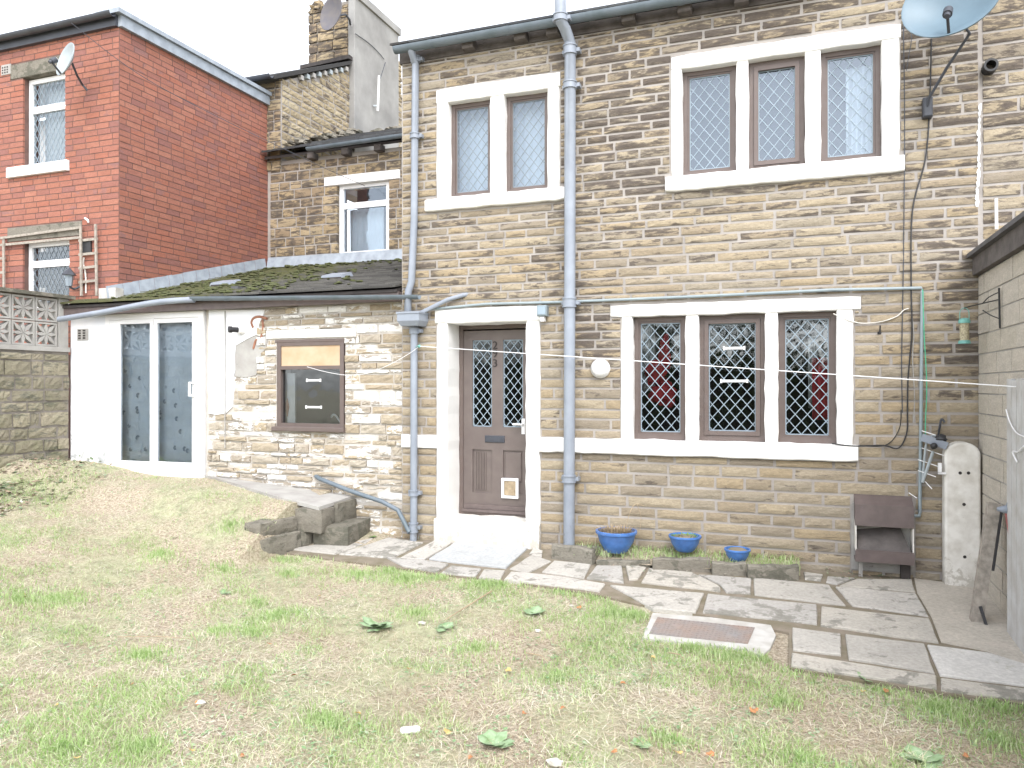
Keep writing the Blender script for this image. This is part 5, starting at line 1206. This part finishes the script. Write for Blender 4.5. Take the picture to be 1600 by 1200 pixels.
# kerb stones of the planting bed
kerbs = [(862, 925, 871, .13, -.35, 'short grey kerb stone leaning beside the thick soil pipe'), (932, 1016, 884, .045, 0, 'low sunken kerb stone below the largest blue pot'), (1020, 1110, 891, .10, 0, 'long dark kerb stone below second blue pot'), (1113, 1166, 897, .095, 0, 'dark kerb stone below smallest blue pot'), (1169, 1248, 904, .11, 0, 'dark kerb stone at right end of planting bed')]
for (a, b, y, h, rot, lab) in kerbs:
    p, q = G(a, y), G(b, y+ (10 if rot else 1)); mb = MB(); d = (q-p).normalized(); n = Vector((-d.y, d.x, 0)); N_ = 6; vs = []; fs = []
    kk = []
    for i in range(N_+1):
        c = p.lerp(q, i/N_); hh = h*(1+rg.uniform(-.08, .08)); j = n*rg.uniform(-.004, .004)
        vs += [c+j+Vector((0, 0, -.04)), c+j+Vector((0, 0, hh*.9)), c+j+n*.012+Vector((0, 0, hh)), c+n*.065+Vector((0, 0, hh)), c+n*.075+Vector((0, 0, hh*.9)), c+n*.075+Vector((0, 0, -.04))]
    for i in range(N_):
        for k in range(5): a_ = i*6+k; fs.append((a_, a_+6, a_+7, a_+1))
    fs += [tuple(range(0, 6)), tuple(range(N_*6+5, N_*6-1, -1))]
    mb.add(vs, fs); single(mb, 'kerb_stone', 'step_stone', lab, 'kerb stone')
p, q = G(930, 880), G(1250, 903)
mb = MB(); n_ = 30; vs = []; fs = []
for i in range(n_+1):
    t = i/n_; a = p.lerp(q, t)
    for j in range(6):
        s_ = j/5; y = a.y*(1-s_)-.0+.01*0; vs.append((a.x+.05*s_*0, y+.06*(1-s_)*0, a.z+.02+.055*s_+.02*mnoise.noise(Vector((a.x*6, y*9, 3)))))
for i in range(n_):
    for j in range(5): a = i*6+j; fs.append((a, a+6, a+7, a+1))
mb.add(vs, fs); o = mb.build('planting_bed', 'lawn_ground', None, True); o['kind'] = 'structure'
# plant pots
def pot(px, py_top, py_bot, wpx, label, fill, Yc):
    p = PY(px, py_bot, Yc); t = (Yc-CAM.y)/ray(px, py_bot)[1]; r = wpx*t/2; zt_, zb_ = Z0(px, py_top, Yc), Z0(px, py_bot, Yc); h = zt_-zb_
    root = thing('plant_pot', label, 'plant pot', (p.x, Yc, zb_)); M = Matrix.Translation((p.x, Yc, zb_))
    MB().lathe([(0, 0), (r*.48, 0), (r*.60, h*.10), (r*.84, h*.5), (r*.93, h*.82), (r*.94, h*.84), (r*1.0, h*.86), (r*1.02, h*.93), (r, h), (r*.9, h), (r*.86, h*.8), (0, h*.78)], 32, M).build('bowl', 'blue_glaze', root, True)
    M2 = Matrix.Translation((p.x, Yc, zb_+h*.80)); MB().lathe([(0, .03), (r*.5, .025), (r*.87, .0)], 20, M2).build('soil', 'soil', root, True)
    mb = MB(); rg = random.Random(int(px))
    n = fill[1]
    for i in range(n):
        a = rg.uniform(0, 6.28); q = rg.uniform(0, .85)*r; b = Vector((p.x+q*math.cos(a), Yc+q*math.sin(a), zb_+h*.82)); L = rg.uniform(.4, 1)*fill[2]; d = Vector((math.cos(a)*rg.uniform(0, 1.1), math.sin(a)*rg.uniform(0, 1.1), rg.uniform(.25, 1))).normalized()*L
        w = Vector((-math.sin(a), math.cos(a), 0))*fill[3]
        mb.rv = rg.random(); mb.add([b-w*.6, b+w*.6, b+d*.55+w, b+d*.55-w, b+d+Vector((0, 0, -L*.15))], [(0, 1, 2, 3), (3, 2, 4)])
    mb.build('foliage', fill[0], root)
    return root, p, zb_+h, r
r1 = pot(963, 828, 862, 64, 'largest blue bowl pot filled with dead brown stems', ('dry_stem', 700, .11, .0035), -.20)
r2 = pot(1070, 836, 861, 50, 'middle blue bowl pot with fresh green seedlings', ('leaf_green', 200, .055, .007), -.17)
r3 = pot(1152, 857, 877, 40, 'smallest blue bowl pot with a few low leaves', ('leaf_green', 22, .03, .008), -.20)
mb = MB(); c = Vector((r1[1].x+.08, -.16, r1[2])); mb.tube([c, c+Vector((.02, 0, .1)), c+Vector((.05, 0, .19)), c+Vector((.09, .02, .24)), c+Vector((.16, .04, .22))], .0035, 5, smooth_path=True); mb.tube([c+Vector((.1, .02, .24)), c+Vector((.13, .05, .12)), c+Vector((.12, .05, .0))], .0025, 5, smooth_path=True)
mb.build('dead_stalk', 'dry_stem', r1[0])
# ------------------------------------------------------------------ steps and landing at the lean-to
land = MB(); land.prism([(-6.5, EY-.01, .455), (-4.47, EY-.01, .312), (-4.47, -.60, .285), (-5.04, -.52, .35), (-5.8, -.25, .42)], (0, 0, -.035))
o = land.build('landing', 'cement', None); o['kind'] = 'structure'
st = thing('garden_steps', 'worn grey stone steps rising left along foot of rubble wall', 'steps', (-4.4, -.4, -.1))
def rough_box(x0, x1, y0, y1, z0, z1, seed, amp=.012, rot=0):
    mb = MB(); c = Vector(((x0+x1)/2, (y0+y1)/2, (z0+z1)/2)); nx, ny, nzz = 5, 5, 3; idx = {}; vs = []; fs = []
    def V(i, j, k):
        if (i, j, k) not in idx:
            q = Vector((x0+(x1-x0)*i/nx, y0+(y1-y0)*j/ny, z0+(z1-z0)*k/nzz))
            ins = (c-q); e = (i in (0, nx))+(j in (0, ny))+(k in (0, nzz))
            if e >= 2: q += Vector((math.copysign(.010, ins.x), math.copysign(.010, ins.y), math.copysign(.010, ins.z) if k == nzz else 0))
            q += mnoise.noise_vector(q*7+Vector((seed, 0, 0)))*amp
            if rot: d = q-c; q = c+Vector((d.x*math.cos(rot)-d.y*math.sin(rot), d.x*math.sin(rot)+d.y*math.cos(rot), d.z))
            idx[(i, j, k)] = len(vs); vs.append(q)
        return idx[(i, j, k)]
    for i in range(nx):
        for j in range(ny): fs.append((V(i, j, nzz), V(i+1, j, nzz), V(i+1, j+1, nzz), V(i, j+1, nzz)))
    for i in range(nx):
        for k in range(nzz): fs.append((V(i, 0, k), V(i+1, 0, k), V(i+1, 0, k+1), V(i, 0, k+1))); fs.append((V(i+1, ny, k), V(i, ny, k), V(i, ny, k+1), V(i+1, ny, k+1)))
    for j in range(ny):
        for k in range(nzz): fs.append((V(nx, j, k), V(nx, j+1, k), V(nx, j+1, k+1), V(nx, j, k+1))); fs.append((V(0, j+1, k), V(0, j, k), V(0, j, k+1), V(0, j+1, k+1)))
    return mb.add(vs, fs)
rough_box(-4.62, -4.22, -.52, .02, -.14, .09, 3, rot=.10).build('step', 'step_stone', st)
rough_box(-4.78, -4.42, -.34, .05, .05, .288, 5, rot=.03).build('step', 'step_stone', st)
rough_box(-4.76, -4.44, -.62, -.345, .02, .262, 6, rot=.06).build('step', 'step_stone', st)
for (x0, x1, y0, y1, z0, z1, s, lab) in ((-4.94, -4.69, -1.16, -.60, -.18, .045, 11, 'lower front edging stone beside the garden steps'), (-4.95, -4.72, -1.13, -.62, .046, .19, 12, 'upper front edging stone resting on another beside steps'),
                                    (-4.80, -4.62, -.62, -.42, -.14, .13, 13, 'rear edging stone tucked against the bottom step')):
    single(rough_box(x0, x1, y0, y1, z0, z1, s, rot=-.12), 'edging_stone', 'step_stone', lab, 'edging stone')
# ------------------------------------------------------------------ grass, thatch, weeds, leaves
nr = np.random.RandomState(4)
def inpoly(x, y, poly):
    c = np.zeros(len(x), bool); n = len(poly)
    for i in range(n):
        x1, y1_ = poly[i][0], poly[i][1]; x2, y2 = poly[(i+1) % n][0], poly[(i+1) % n][1]
        m_ = ((y1_ > y) != (y2 > y)) & (x < (x2-x1)*(y-y1_)/(y2-y1_+1e-12)+x1); c ^= m_
    return c
EXC = [[(p.x, p.y) for p in pathpoly], [(-6.5, .2), (-4.3, .2), (-4.2, -.55), (-4.66, -.95), (-4.74, -.95), (-4.76, -.6), (-5.0, -.52), (-5.9, -.22)]]
def sample(n):
    # denser near the camera: sample in depth
    dep = 2.5+7.0*nr.rand(n)**1.05; th_ = (nr.rand(n)-.5)*2*.74
    X = -SN*dep+CS*dep*th_; Y = CAM.y+CS*dep+SN*dep*th_
    ok = (X > -8.55) & (X < 1.38) & (Y < -.02)
    for e in EXC: ok &= ~inpoly(X, Y, e)
    return X[ok], Y[ok]
def fnoise(X, Y, s, o=0.0, octs=3):
    out = np.zeros(len(X))
    for i in range(len(X)):
        out[i] = mnoise.fractal(Vector((X[i]*s+o, Y[i]*s, o)), .6, 2.1, octs)
    return out
def blades(X, Y, Z, h, w, dirx, diry, lean, rnd, arch=.6):
    n = len(X); ang = nr.rand(n)*6.283; wx, wy = np.cos(ang)*w/2, np.sin(ang)*w/2
    V = np.zeros((n, 5, 3)); b = np.stack([X, Y, Z], 1); W_ = np.stack([wx, wy, np.zeros(n)], 1)
    mid = b+np.stack([dirx*h*lean*.35, diry*h*lean*.35, h*arch*np.sqrt(np.clip(1-(lean*.5)**2, .02, 1))], 1); tip = b+np.stack([dirx*h*lean, diry*h*lean, h*np.sqrt(np.clip(1-lean**2, .02, 1))], 1)
    V[:, 0] = b-W_; V[:, 1] = b+W_; V[:, 2] = mid+W_*.8; V[:, 3] = mid-W_*.8; V[:, 4] = tip
    return V, rnd
def blade_mesh(name, V, rnd, mat):
    n = len(V); me = bpy.data.meshes.new(name); me.vertices.add(n*5); me.vertices.foreach_set('co', V.reshape(-1))
    me.loops.add(n*7); base = (np.arange(n)*5)[:, None]; li = np.concatenate([base+np.array([[0, 1, 2, 3]]), base+np.array([[3, 2, 4]])], 1).reshape(-1); me.loops.foreach_set('vertex_index', li)
    me.polygons.add(n*2); ls = (np.arange(n)*7)[:, None]+np.array([[0, 4]]); me.polygons.foreach_set('loop_start', ls.reshape(-1))
    me.update(calc_edges=True); a = me.attributes.new('rnd', 'FLOAT', 'FACE'); a.data.foreach_set('value', np.repeat(np.clip(rnd, 0, 1), 2))
    me.materials.append(MATS[mat]); me.validate(); o = bpy.data.objects.new(name, me); COL.objects.link(o); o['kind'] = 'stuff'; return o
X, Y = sample(210000); N1 = fnoise(X, Y, 1.15, 3.3, 3)+.45*fnoise(X, Y, 4.2, 9.1, 2)
prob = np.clip((N1+.10)/.36, .16, 1.0); k = nr.rand(len(X)) < prob
X, Y, N1 = X[k], Y[k], N1[k]; n = len(X)
h = (.018+.032*nr.rand(n))*(1+1.0*np.clip(N1, 0, .6)); lean = np.clip(.7+.3*nr.randn(n), .1, .97); a = nr.rand(n)*6.283
V, r_ = blades(X, Y, gh(X, Y)-.003, h, .0028+.0030*nr.rand(n), np.cos(a), np.sin(a), lean, .62+.28*nr.randn(n)-.7*np.clip(N1, 0, .5), .45)
o = blade_mesh('grass', V, r_, 'grass_blade'); o['label'] = 'patchy short green grass over the lawn'
X, Y = sample(140000); n = len(X); a = nr.rand(n)*6.283+.8*fnoise(X, Y, 2.0, 5.5, 2)*6; h = .03+.11*nr.rand(n)**1.8
V, r_ = blades(X, Y, gh(X, Y)+.001+.012*nr.rand(n)**2, h, .0018+.0030*nr.rand(n)**1.5, np.cos(a), np.sin(a), np.clip(.985+.012*nr.randn(n), .88, .999), np.clip(.5+.33*nr.randn(n)+.5*fnoise(X, Y, 1.6, 8.8, 2), 0, 1), .13)
o = blade_mesh('dry_thatch', V, r_, 'straw')
# lush tufts
tufts = [(395, 862, .16, 500), (440, 876, .16, 350), (500, 872, .16, 300), (340, 850, .25, 400), (400, 815, .12, 350), (450, 792, .12, 300), (360, 775, .2, 350), (250, 765, .3, 500), (610, 893, .18, 500), (690, 903, .18, 450), (780, 915, .2, 500), (880, 922, .2, 600), (940, 935, .2, 600), (990, 965, .2, 600), (1080, 1015, .22, 600), (1200, 1030, .2, 600), (1260, 1052, .2, 450), (1380, 1075, .2, 500), (1550, 1105, .22, 500), (1220, 1100, .2, 400), (650, 960, .25, 500), (510, 1130, .22, 900), (635, 905, .28, 900), (755, 915, .20, 700), (830, 915, .15, 400), (905, 925, .22, 700), (1465, 1110, .28, 1300), (1140, 1030, .35, 1000), (225, 1170, .18, 600), (225, 1025, .22, 600), (90, 795, .35, 700), (40, 720, .2, 400), (1560, 1160, .25, 700), (960, 960, .35, 900), (740, 1015, .3, 600), (1250, 1190, .2, 500), (430, 830, .25, 500), (350, 790, .3, 500), (1050, 1160, .2, 500), (560, 900, .25, 600), (30, 800, .25, 500), (870, 1060, .3, 600), (100, 1170, .15, 400)]
VV = []; RR = []
for (px, py, rad, n) in tufts:
    c = G(px, py)
    for it_ in range(3):
        zz_ = float(gh(c.x, c.y)); d = ray(px, py); t = (zz_-CAM.z)/d[2]; c = Vector((t*d[0], CAM.y+t*d[1], zz_))
    q = np.abs(nr.randn(n))*rad*(.45+.35*nr.rand(n)); a = nr.rand(n)*6.283; X = c.x+q*np.cos(a); Y = c.y+q*np.sin(a)*.75
    ok = np.ones(n, bool)
    for e in EXC: ok &= ~inpoly(X, Y, e)
    ok &= (Y < 0)
    X, Y = X[ok], Y[ok]; m_ = len(X); a = nr.rand(m_)*6.283
    V, r_ = blades(X, Y, gh(X, Y)-.003, (.022+.045*nr.rand(m_)), .0035+.003*nr.rand(m_), np.cos(a), np.sin(a), np.clip(.45+.25*nr.randn(m_), .05, .95), .34+.24*nr.randn(m_)); VV.append(V); RR.append(r_)
blade_mesh('lush_grass', np.concatenate(VV), np.concatenate(RR), 'grass_blade')
# small leaved ground cover between the grass
X, Y = sample(26000); N2 = fnoise(X, Y, 1.7, 21.0, 3); k = N2 > .02; X, Y = X[k], Y[k]; n = len(X)
Z = gh(X, Y)+.008+.014*nr.rand(n); V = np.zeros((n, 5, 3)); a = nr.rand(n)*6.283; L = .008+.014*nr.rand(n)**2; ca, sa = np.cos(a)*L, np.sin(a)*L; tz = (nr.rand(n)-.3)*.6*L
b_ = np.stack([X, Y, Z], 1); V[:, 0] = b_; V[:, 1] = b_+np.stack([ca*.5-sa*.5, sa*.5+ca*.5, tz*.6], 1); V[:, 2] = b_+np.stack([ca*1.1-sa*.35, sa*1.1+ca*.35, tz], 1); V[:, 3] = b_+np.stack([ca*.6+sa*.5, sa*.6-ca*.5, tz*.5], 1); V[:, 4] = b_+np.stack([ca*1.5+sa*.1, sa*1.5-ca*.1, tz*1.2], 1)
blade_mesh('clover_leaves', V, .3+.35*nr.randn(n), 'clover')
# bed weeds
n = 1500; px_ = 870+nr.rand(n)*380; X = []; Y = []
p0_, q0_ = G(930, 880), G(1250, 903)
tx = nr.rand(n); X = (p0_.x-.25)+(q0_.x-p0_.x+.25)*tx; Y = (p0_.y+(q0_.y-p0_.y)*tx)*nr.rand(n); a = nr.rand(n)*6.283
V, r_ = blades(X, Y, np.full(n, GA+.02)+.05*(1-np.abs(Y)/.5), .03+.05*nr.rand(n), .003+.004*nr.rand(n), np.cos(a), np.sin(a), np.clip(.6+.3*nr.randn(n), .05, .97), .3+.35*nr.randn(n))
blade_mesh('bed_weeds', V, r_, 'grass_blade')
def gpt(px, py):
    z = -.1
    for _ in range(8): d = ray(px, py); t = (z-CAM.z)/d[2]; x, y = t*d[0], CAM.y+t*d[1]; z = float(gh(x, y))
    return Vector((x, y, z))
def weed(px, py, size, nl, label, mat='weed_green', seed=0, ww=.34):
    c = gpt(px, py); root = thing('broadleaf_weed', label, 'weed', c); rg = random.Random(seed+int(px))
    for i in range(nl):
        a = i*2.4+rg.uniform(-.3, .3); L = size*rg.uniform(.6, 1); el = rg.uniform(.15, .7); d = Vector((math.cos(a)*math.cos(el), math.sin(a)*math.cos(el), math.sin(el))); w = Vector((-math.sin(a), math.cos(a), 0))*L*ww
        up = Vector((0, 0, L*.06)); b = c+Vector((0, 0, .005)); dr_ = Vector((0, 0, -L*.12))
        vs = [b, b+d*L*.3+w*.65-up, b+d*L*.3, b+d*L*.3-w*.65-up, b+d*L*.65+w-up+dr_*.4, b+d*L*.65+dr_*.4, b+d*L*.65-w-up+dr_*.4, b+d*L+dr_*1.6]
        MB().add(vs, [(0, 2, 1), (0, 3, 2), (1, 2, 5, 4), (2, 3, 6, 5), (4, 5, 7), (5, 6, 7)]).build('leaf', mat, root, True)
weed(590, 982, .17, 20, 'largest pale green dock plant in middle of lawn', seed=1, ww=.27)
weed(352, 927, .09, 6, 'small pale weed left of centre on the lawn')
weed(770, 1165, .13, 9, 'leafy weed near bottom centre of the lawn')
weed(695, 988, .10, 8, 'low clover-like weed right of the dock plant', ww=.42)
weed(835, 960, .11, 10, 'rounded weed clump near the path below the door', ww=.45)
weed(1440, 1190, .13, 9, 'leafy weed at the bottom right edge of lawn')
weed(270, 742, .12, 8, 'small weed growing below patio door threshold')
weed(1000, 1165, .08, 7, 'low weed right of the white packet near lower edge')
weed(1357, 1065, .10, 5, 'upright young weed at front of paving')
weed(1150, 893, .05, 7, 'tiny bright weed growing from dark kerb joint', 'leaf_green', ww=.5)
weed(1352 if False else 583, 840, .05, 7, 'tiny weed growing between flags beside the steps', 'leaf_green', ww=.4)
weed(1440, 897, .05, 8, 'tiny weed on paving between vent and gatepost', 'leaf_green', ww=.3)
rg = random.Random(77)
# bramble bed at left wall foot: ground cover
lv = MB()
for i in range(1300):
    px = 175*rg.random()**1.8; py = rg.uniform(690, 752-.12*px); c = gpt(px, py)
    if c.x < BX+.05 or c.y > EY-.04: continue
    a = rg.uniform(0, 6.28); s_ = rg.uniform(.016, .042); t1 = Vector((math.cos(a), math.sin(a), rg.uniform(-.2, .6))).normalized()*s_; t2 = Vector((-math.sin(a), math.cos(a), rg.uniform(-.3, .3))).normalized()*s_*.6; c = c+Vector((0, 0, rg.uniform(.0, .11)*rg.random()))
    lv.rv = rg.random(); lv.add([c-t1, c+t2, c+t1, c-t2], [(0, 1, 2, 3)])
m, nt, b = newmat('litter'); at = nt.nodes.new('ShaderNodeAttribute'); at.attribute_name = 'rnd'
nt.links.new(ramp(nt, at.outputs['Fac'], [(0, (.12, .17, .09)), (.22, (.25, .31, .19)), (.42, (.26, .18, .135)), (.6, (.17, .12, .09)), (.8, (.36, .27, .19)), (.95, (.45, .42, .36))], 'CONSTANT'), b.inputs['Base Color']); b.inputs['Roughness'].default_value = .8
o = lv.build('leaf_litter', 'litter', None); o['kind'] = 'stuff'
lv = MB()
for i in range(420):
    px, py = (rg.uniform(600, 690), rg.uniform(832, 842)) if i % 3 == 0 else ((rg.uniform(1290, 1440), rg.uniform(884, 905)) if i % 3 == 1 else (rg.uniform(930, 1250), rg.uniform(868, 900)))
    c = G(px, py, .004)
    if c.y > -.01: continue
    a = rg.uniform(0, 6.28); s_ = rg.uniform(.006, .016); t1 = Vector((math.cos(a), math.sin(a), rg.uniform(-.2, .5))).normalized()*s_; t2 = Vector((-math.sin(a), math.cos(a), 0)).normalized()*s_*.6; c.z += .008
    lv.rv = rg.random(); lv.add([c-t1, c+t2, c+t1, c-t2], [(0, 1, 2, 3)])
o = lv.build('path_litter', 'litter', None); o['kind'] = 'stuff'
# individually visible fallen leaves
LM = {}
for mt in ('dead_leaf', 'yellow_leaf'):
    me = bpy.data.meshes.new('fallen_leaf'); pts = []
    for k_ in range(12):
        a = 2*math.pi*k_/12; r__ = (1 if k_ % 2 == 0 else .72)*(1.0-.2*math.cos(a)); pts.append((r__*math.cos(a), .75*r__*math.sin(a), .18*math.sin(a*2)+.15*abs(math.cos(a))))
    me.from_pydata([(0, 0, 0)]+pts, [], [(0, i+1, (i+1) % 12+1) for i in range(12)]); me.materials.append(MATS[mt]); LM[mt] = me
spots = [(795, 1052), (973, 1073), (310, 1103), (88, 1107), (820, 1120), (1510, 1188), (1348, 1085), (1180, 1115), (1385, 1085), (1060, 1182), (150, 1078), (205, 1075), (1020, 1032), (38, 937), (40, 905), (500, 935), (380, 1187), (905, 953), (700, 1150), (1110, 1185), (640, 1050), (300, 1178), (460, 1060), (1175, 1115), (120, 1190), (880, 1112), (960, 1180), (560, 1120), (420, 1010), (735, 1190)]
for i, (px, py) in enumerate(spots):
    c = gpt(px, py); mt = 'dead_leaf' if i % 3 else 'yellow_leaf'
    o = bpy.data.objects.new('fallen_leaf', LM[mt]); COL.objects.link(o); o.location = c+Vector((0, 0, .022)); s_ = rg.uniform(.016, .028); o.scale = (s_, s_, s_); o.rotation_euler = (rg.uniform(-.4, .4), rg.uniform(-.4, .4), rg.uniform(0, 6))
    o['label'] = 'small curled orange-brown leaf fallen on the lawn' if mt == 'dead_leaf' else 'small curled yellow leaf fallen on the lawn'; o['category'] = 'leaf'; o['group'] = 'orange-brown fallen leaves on lawn' if mt == 'dead_leaf' else 'yellow fallen leaves on lawn'
# litter items
c = gpt(641, 1147)+Vector((0, 0, .02)); a = .5
mb = MB(); mb.tube([c+Vector((-.045, -.02, 0)), c+Vector((-.04, -.018, 0)), c+Vector((.035, .018, .004)), c+Vector((.045, .022, .004))], [.010, .018, .018, .012], 10); single(mb, 'white_tube', 'white_plastic', 'small white plastic tube lying on lawn near bottom', 'litter', smooth=True)
for (px, py, s_, lab) in ((660, 987, .022, 'small white pebble on the lawn right of dock plant'), (868, 1198, .03, 'white stone at bottom edge of lawn'), (314, 1102, .022, 'cream pebble among leaves at lower left'), (893, 948, .014, 'tiny white pebble near grass tufts below path'), (840, 988, .018, 'white fragment on lawn below the flagstones')):
    c = gpt(px, py); single(MB().add(*icosph(c+Vector((0, 0, s_*.7)), s_, int(px), .25, 10, 7, (1.3, 1, .6))), 'pebble', 'weathered_white', lab, 'pebble', smooth=True)
def twig(a, b, lab, r=.004):
    p, q = gpt(*a)+Vector((0, 0, .035)), gpt(*b)+Vector((0, 0, .03)); m_ = p.lerp(q, .5)+Vector((.02, .01, .012)); single(MB().tube([p, m_, q], [r, r*.9, r*.5], 6), 'twig', 'dry_stem', lab, 'twig')
twig((768, 930), (695, 975), 'longest dry twig lying below the blue flagstone', .006)
twig((1016, 1038), (1013, 1080), 'straight pale twig right of centre on lawn')
twig((822, 1028), (858, 1042), 'short thin twig in middle of lawn')
twig((300, 998), (306, 1028), 'small pale twig in left part of lawn'); twig((185, 1003), (300, 1005), 'long pale grass stalk lying in left lawn', .003)
twig((1045, 1028), (1070, 1040), 'short twig below the manhole cover')
# ------------------------------------------------------------------ trees behind the photographer (seen as reflections)
def tree(x, y, h, cr, seed, label):
    rg = random.Random(seed); root = thing('garden_tree', label, 'tree', (x, y, -.2), 'trees at the far end of the garden')
    tb = MB(); tb.tube([(x, y, -.3), (x+.1, y, h*.3), (x+.05, y+.1, h*.6), (x, y, h*.85)], [.16, .13, .08, .03], 8)
    for i in range(9):
        a = rg.uniform(0, 6.28); z = h*rg.uniform(.3, .7); tb.tube([(x, y, z), (x+math.cos(a)*cr*.5, y+math.sin(a)*cr*.5, z+h*.15), (x+math.cos(a)*cr*.85, y+math.sin(a)*cr*.85, z+h*.25)], [.05, .03, .01], 6)
    tb.build('trunk', 'tree_bark', root, True)
    lf = MB(); cl = [(Vector((x+rg.gauss(0, .5)*cr, y+rg.gauss(0, .5)*cr, h*rg.uniform(.35, .95))), cr*rg.uniform(.22, .4)) for _ in range(22)]
    for c, rad in cl:
        for _ in range(110):
            p = c+Vector((rg.gauss(0, .5), rg.gauss(0, .5), rg.gauss(0, .45)))*rad; s_ = rg.uniform(.05, .12); d1 = Vector((rg.gauss(0, 1), rg.gauss(0, 1), rg.gauss(0, 1))).normalized()*s_; d2 = d1.cross(Vector((rg.gauss(0, 1), rg.gauss(0, 1), rg.gauss(0, 1)))).normalized()*s_*.6
            lf.add([p-d1, p+d2, p+d1, p-d2], [(0, 1, 2, 3)])
    lf.build('crown', 'tree_leaf', root)
tree(-9, -19, 4.6, 2.2, 1, 'leftmost small leafy tree behind the photographer'); tree(-4.5, -20, 4.4, 2.3, 2, 'second leafy tree behind the photographer'); tree(-.5, -19, 4.9, 2.2, 3, 'third leafy tree behind the photographer'); tree(3.5, -20, 4.4, 2.3, 4, 'rightmost leafy tree behind the photographer')
hd = thing('garden_hedge', 'dark clipped hedge at end of garden behind photographer', 'hedge', (-3, -18, -.2))
lf = MB(); rg = random.Random(9)
for i in range(9000):
    p = Vector((rg.uniform(-16, 8), -18+rg.uniform(-.5, .5), rg.uniform(-.2, 2.4+.2*math.sin(i)))); s_ = rg.uniform(.07, .15); d1 = Vector((rg.gauss(0, 1), rg.gauss(0, .5), rg.gauss(0, 1))).normalized()*s_; d2 = d1.cross(Vector((rg.gauss(0, .3), 1, rg.gauss(0, .3)))).normalized()*s_*.7
    lf.add([p-d1, p+d2, p+d1, p-d2], [(0, 1, 2, 3)])
lf.build('foliage', 'tree_leaf', hd); MB().box(-16, 8, -18.3, -17.8, -.3, 2.1).build('inner_branches', 'tree_bark', hd)
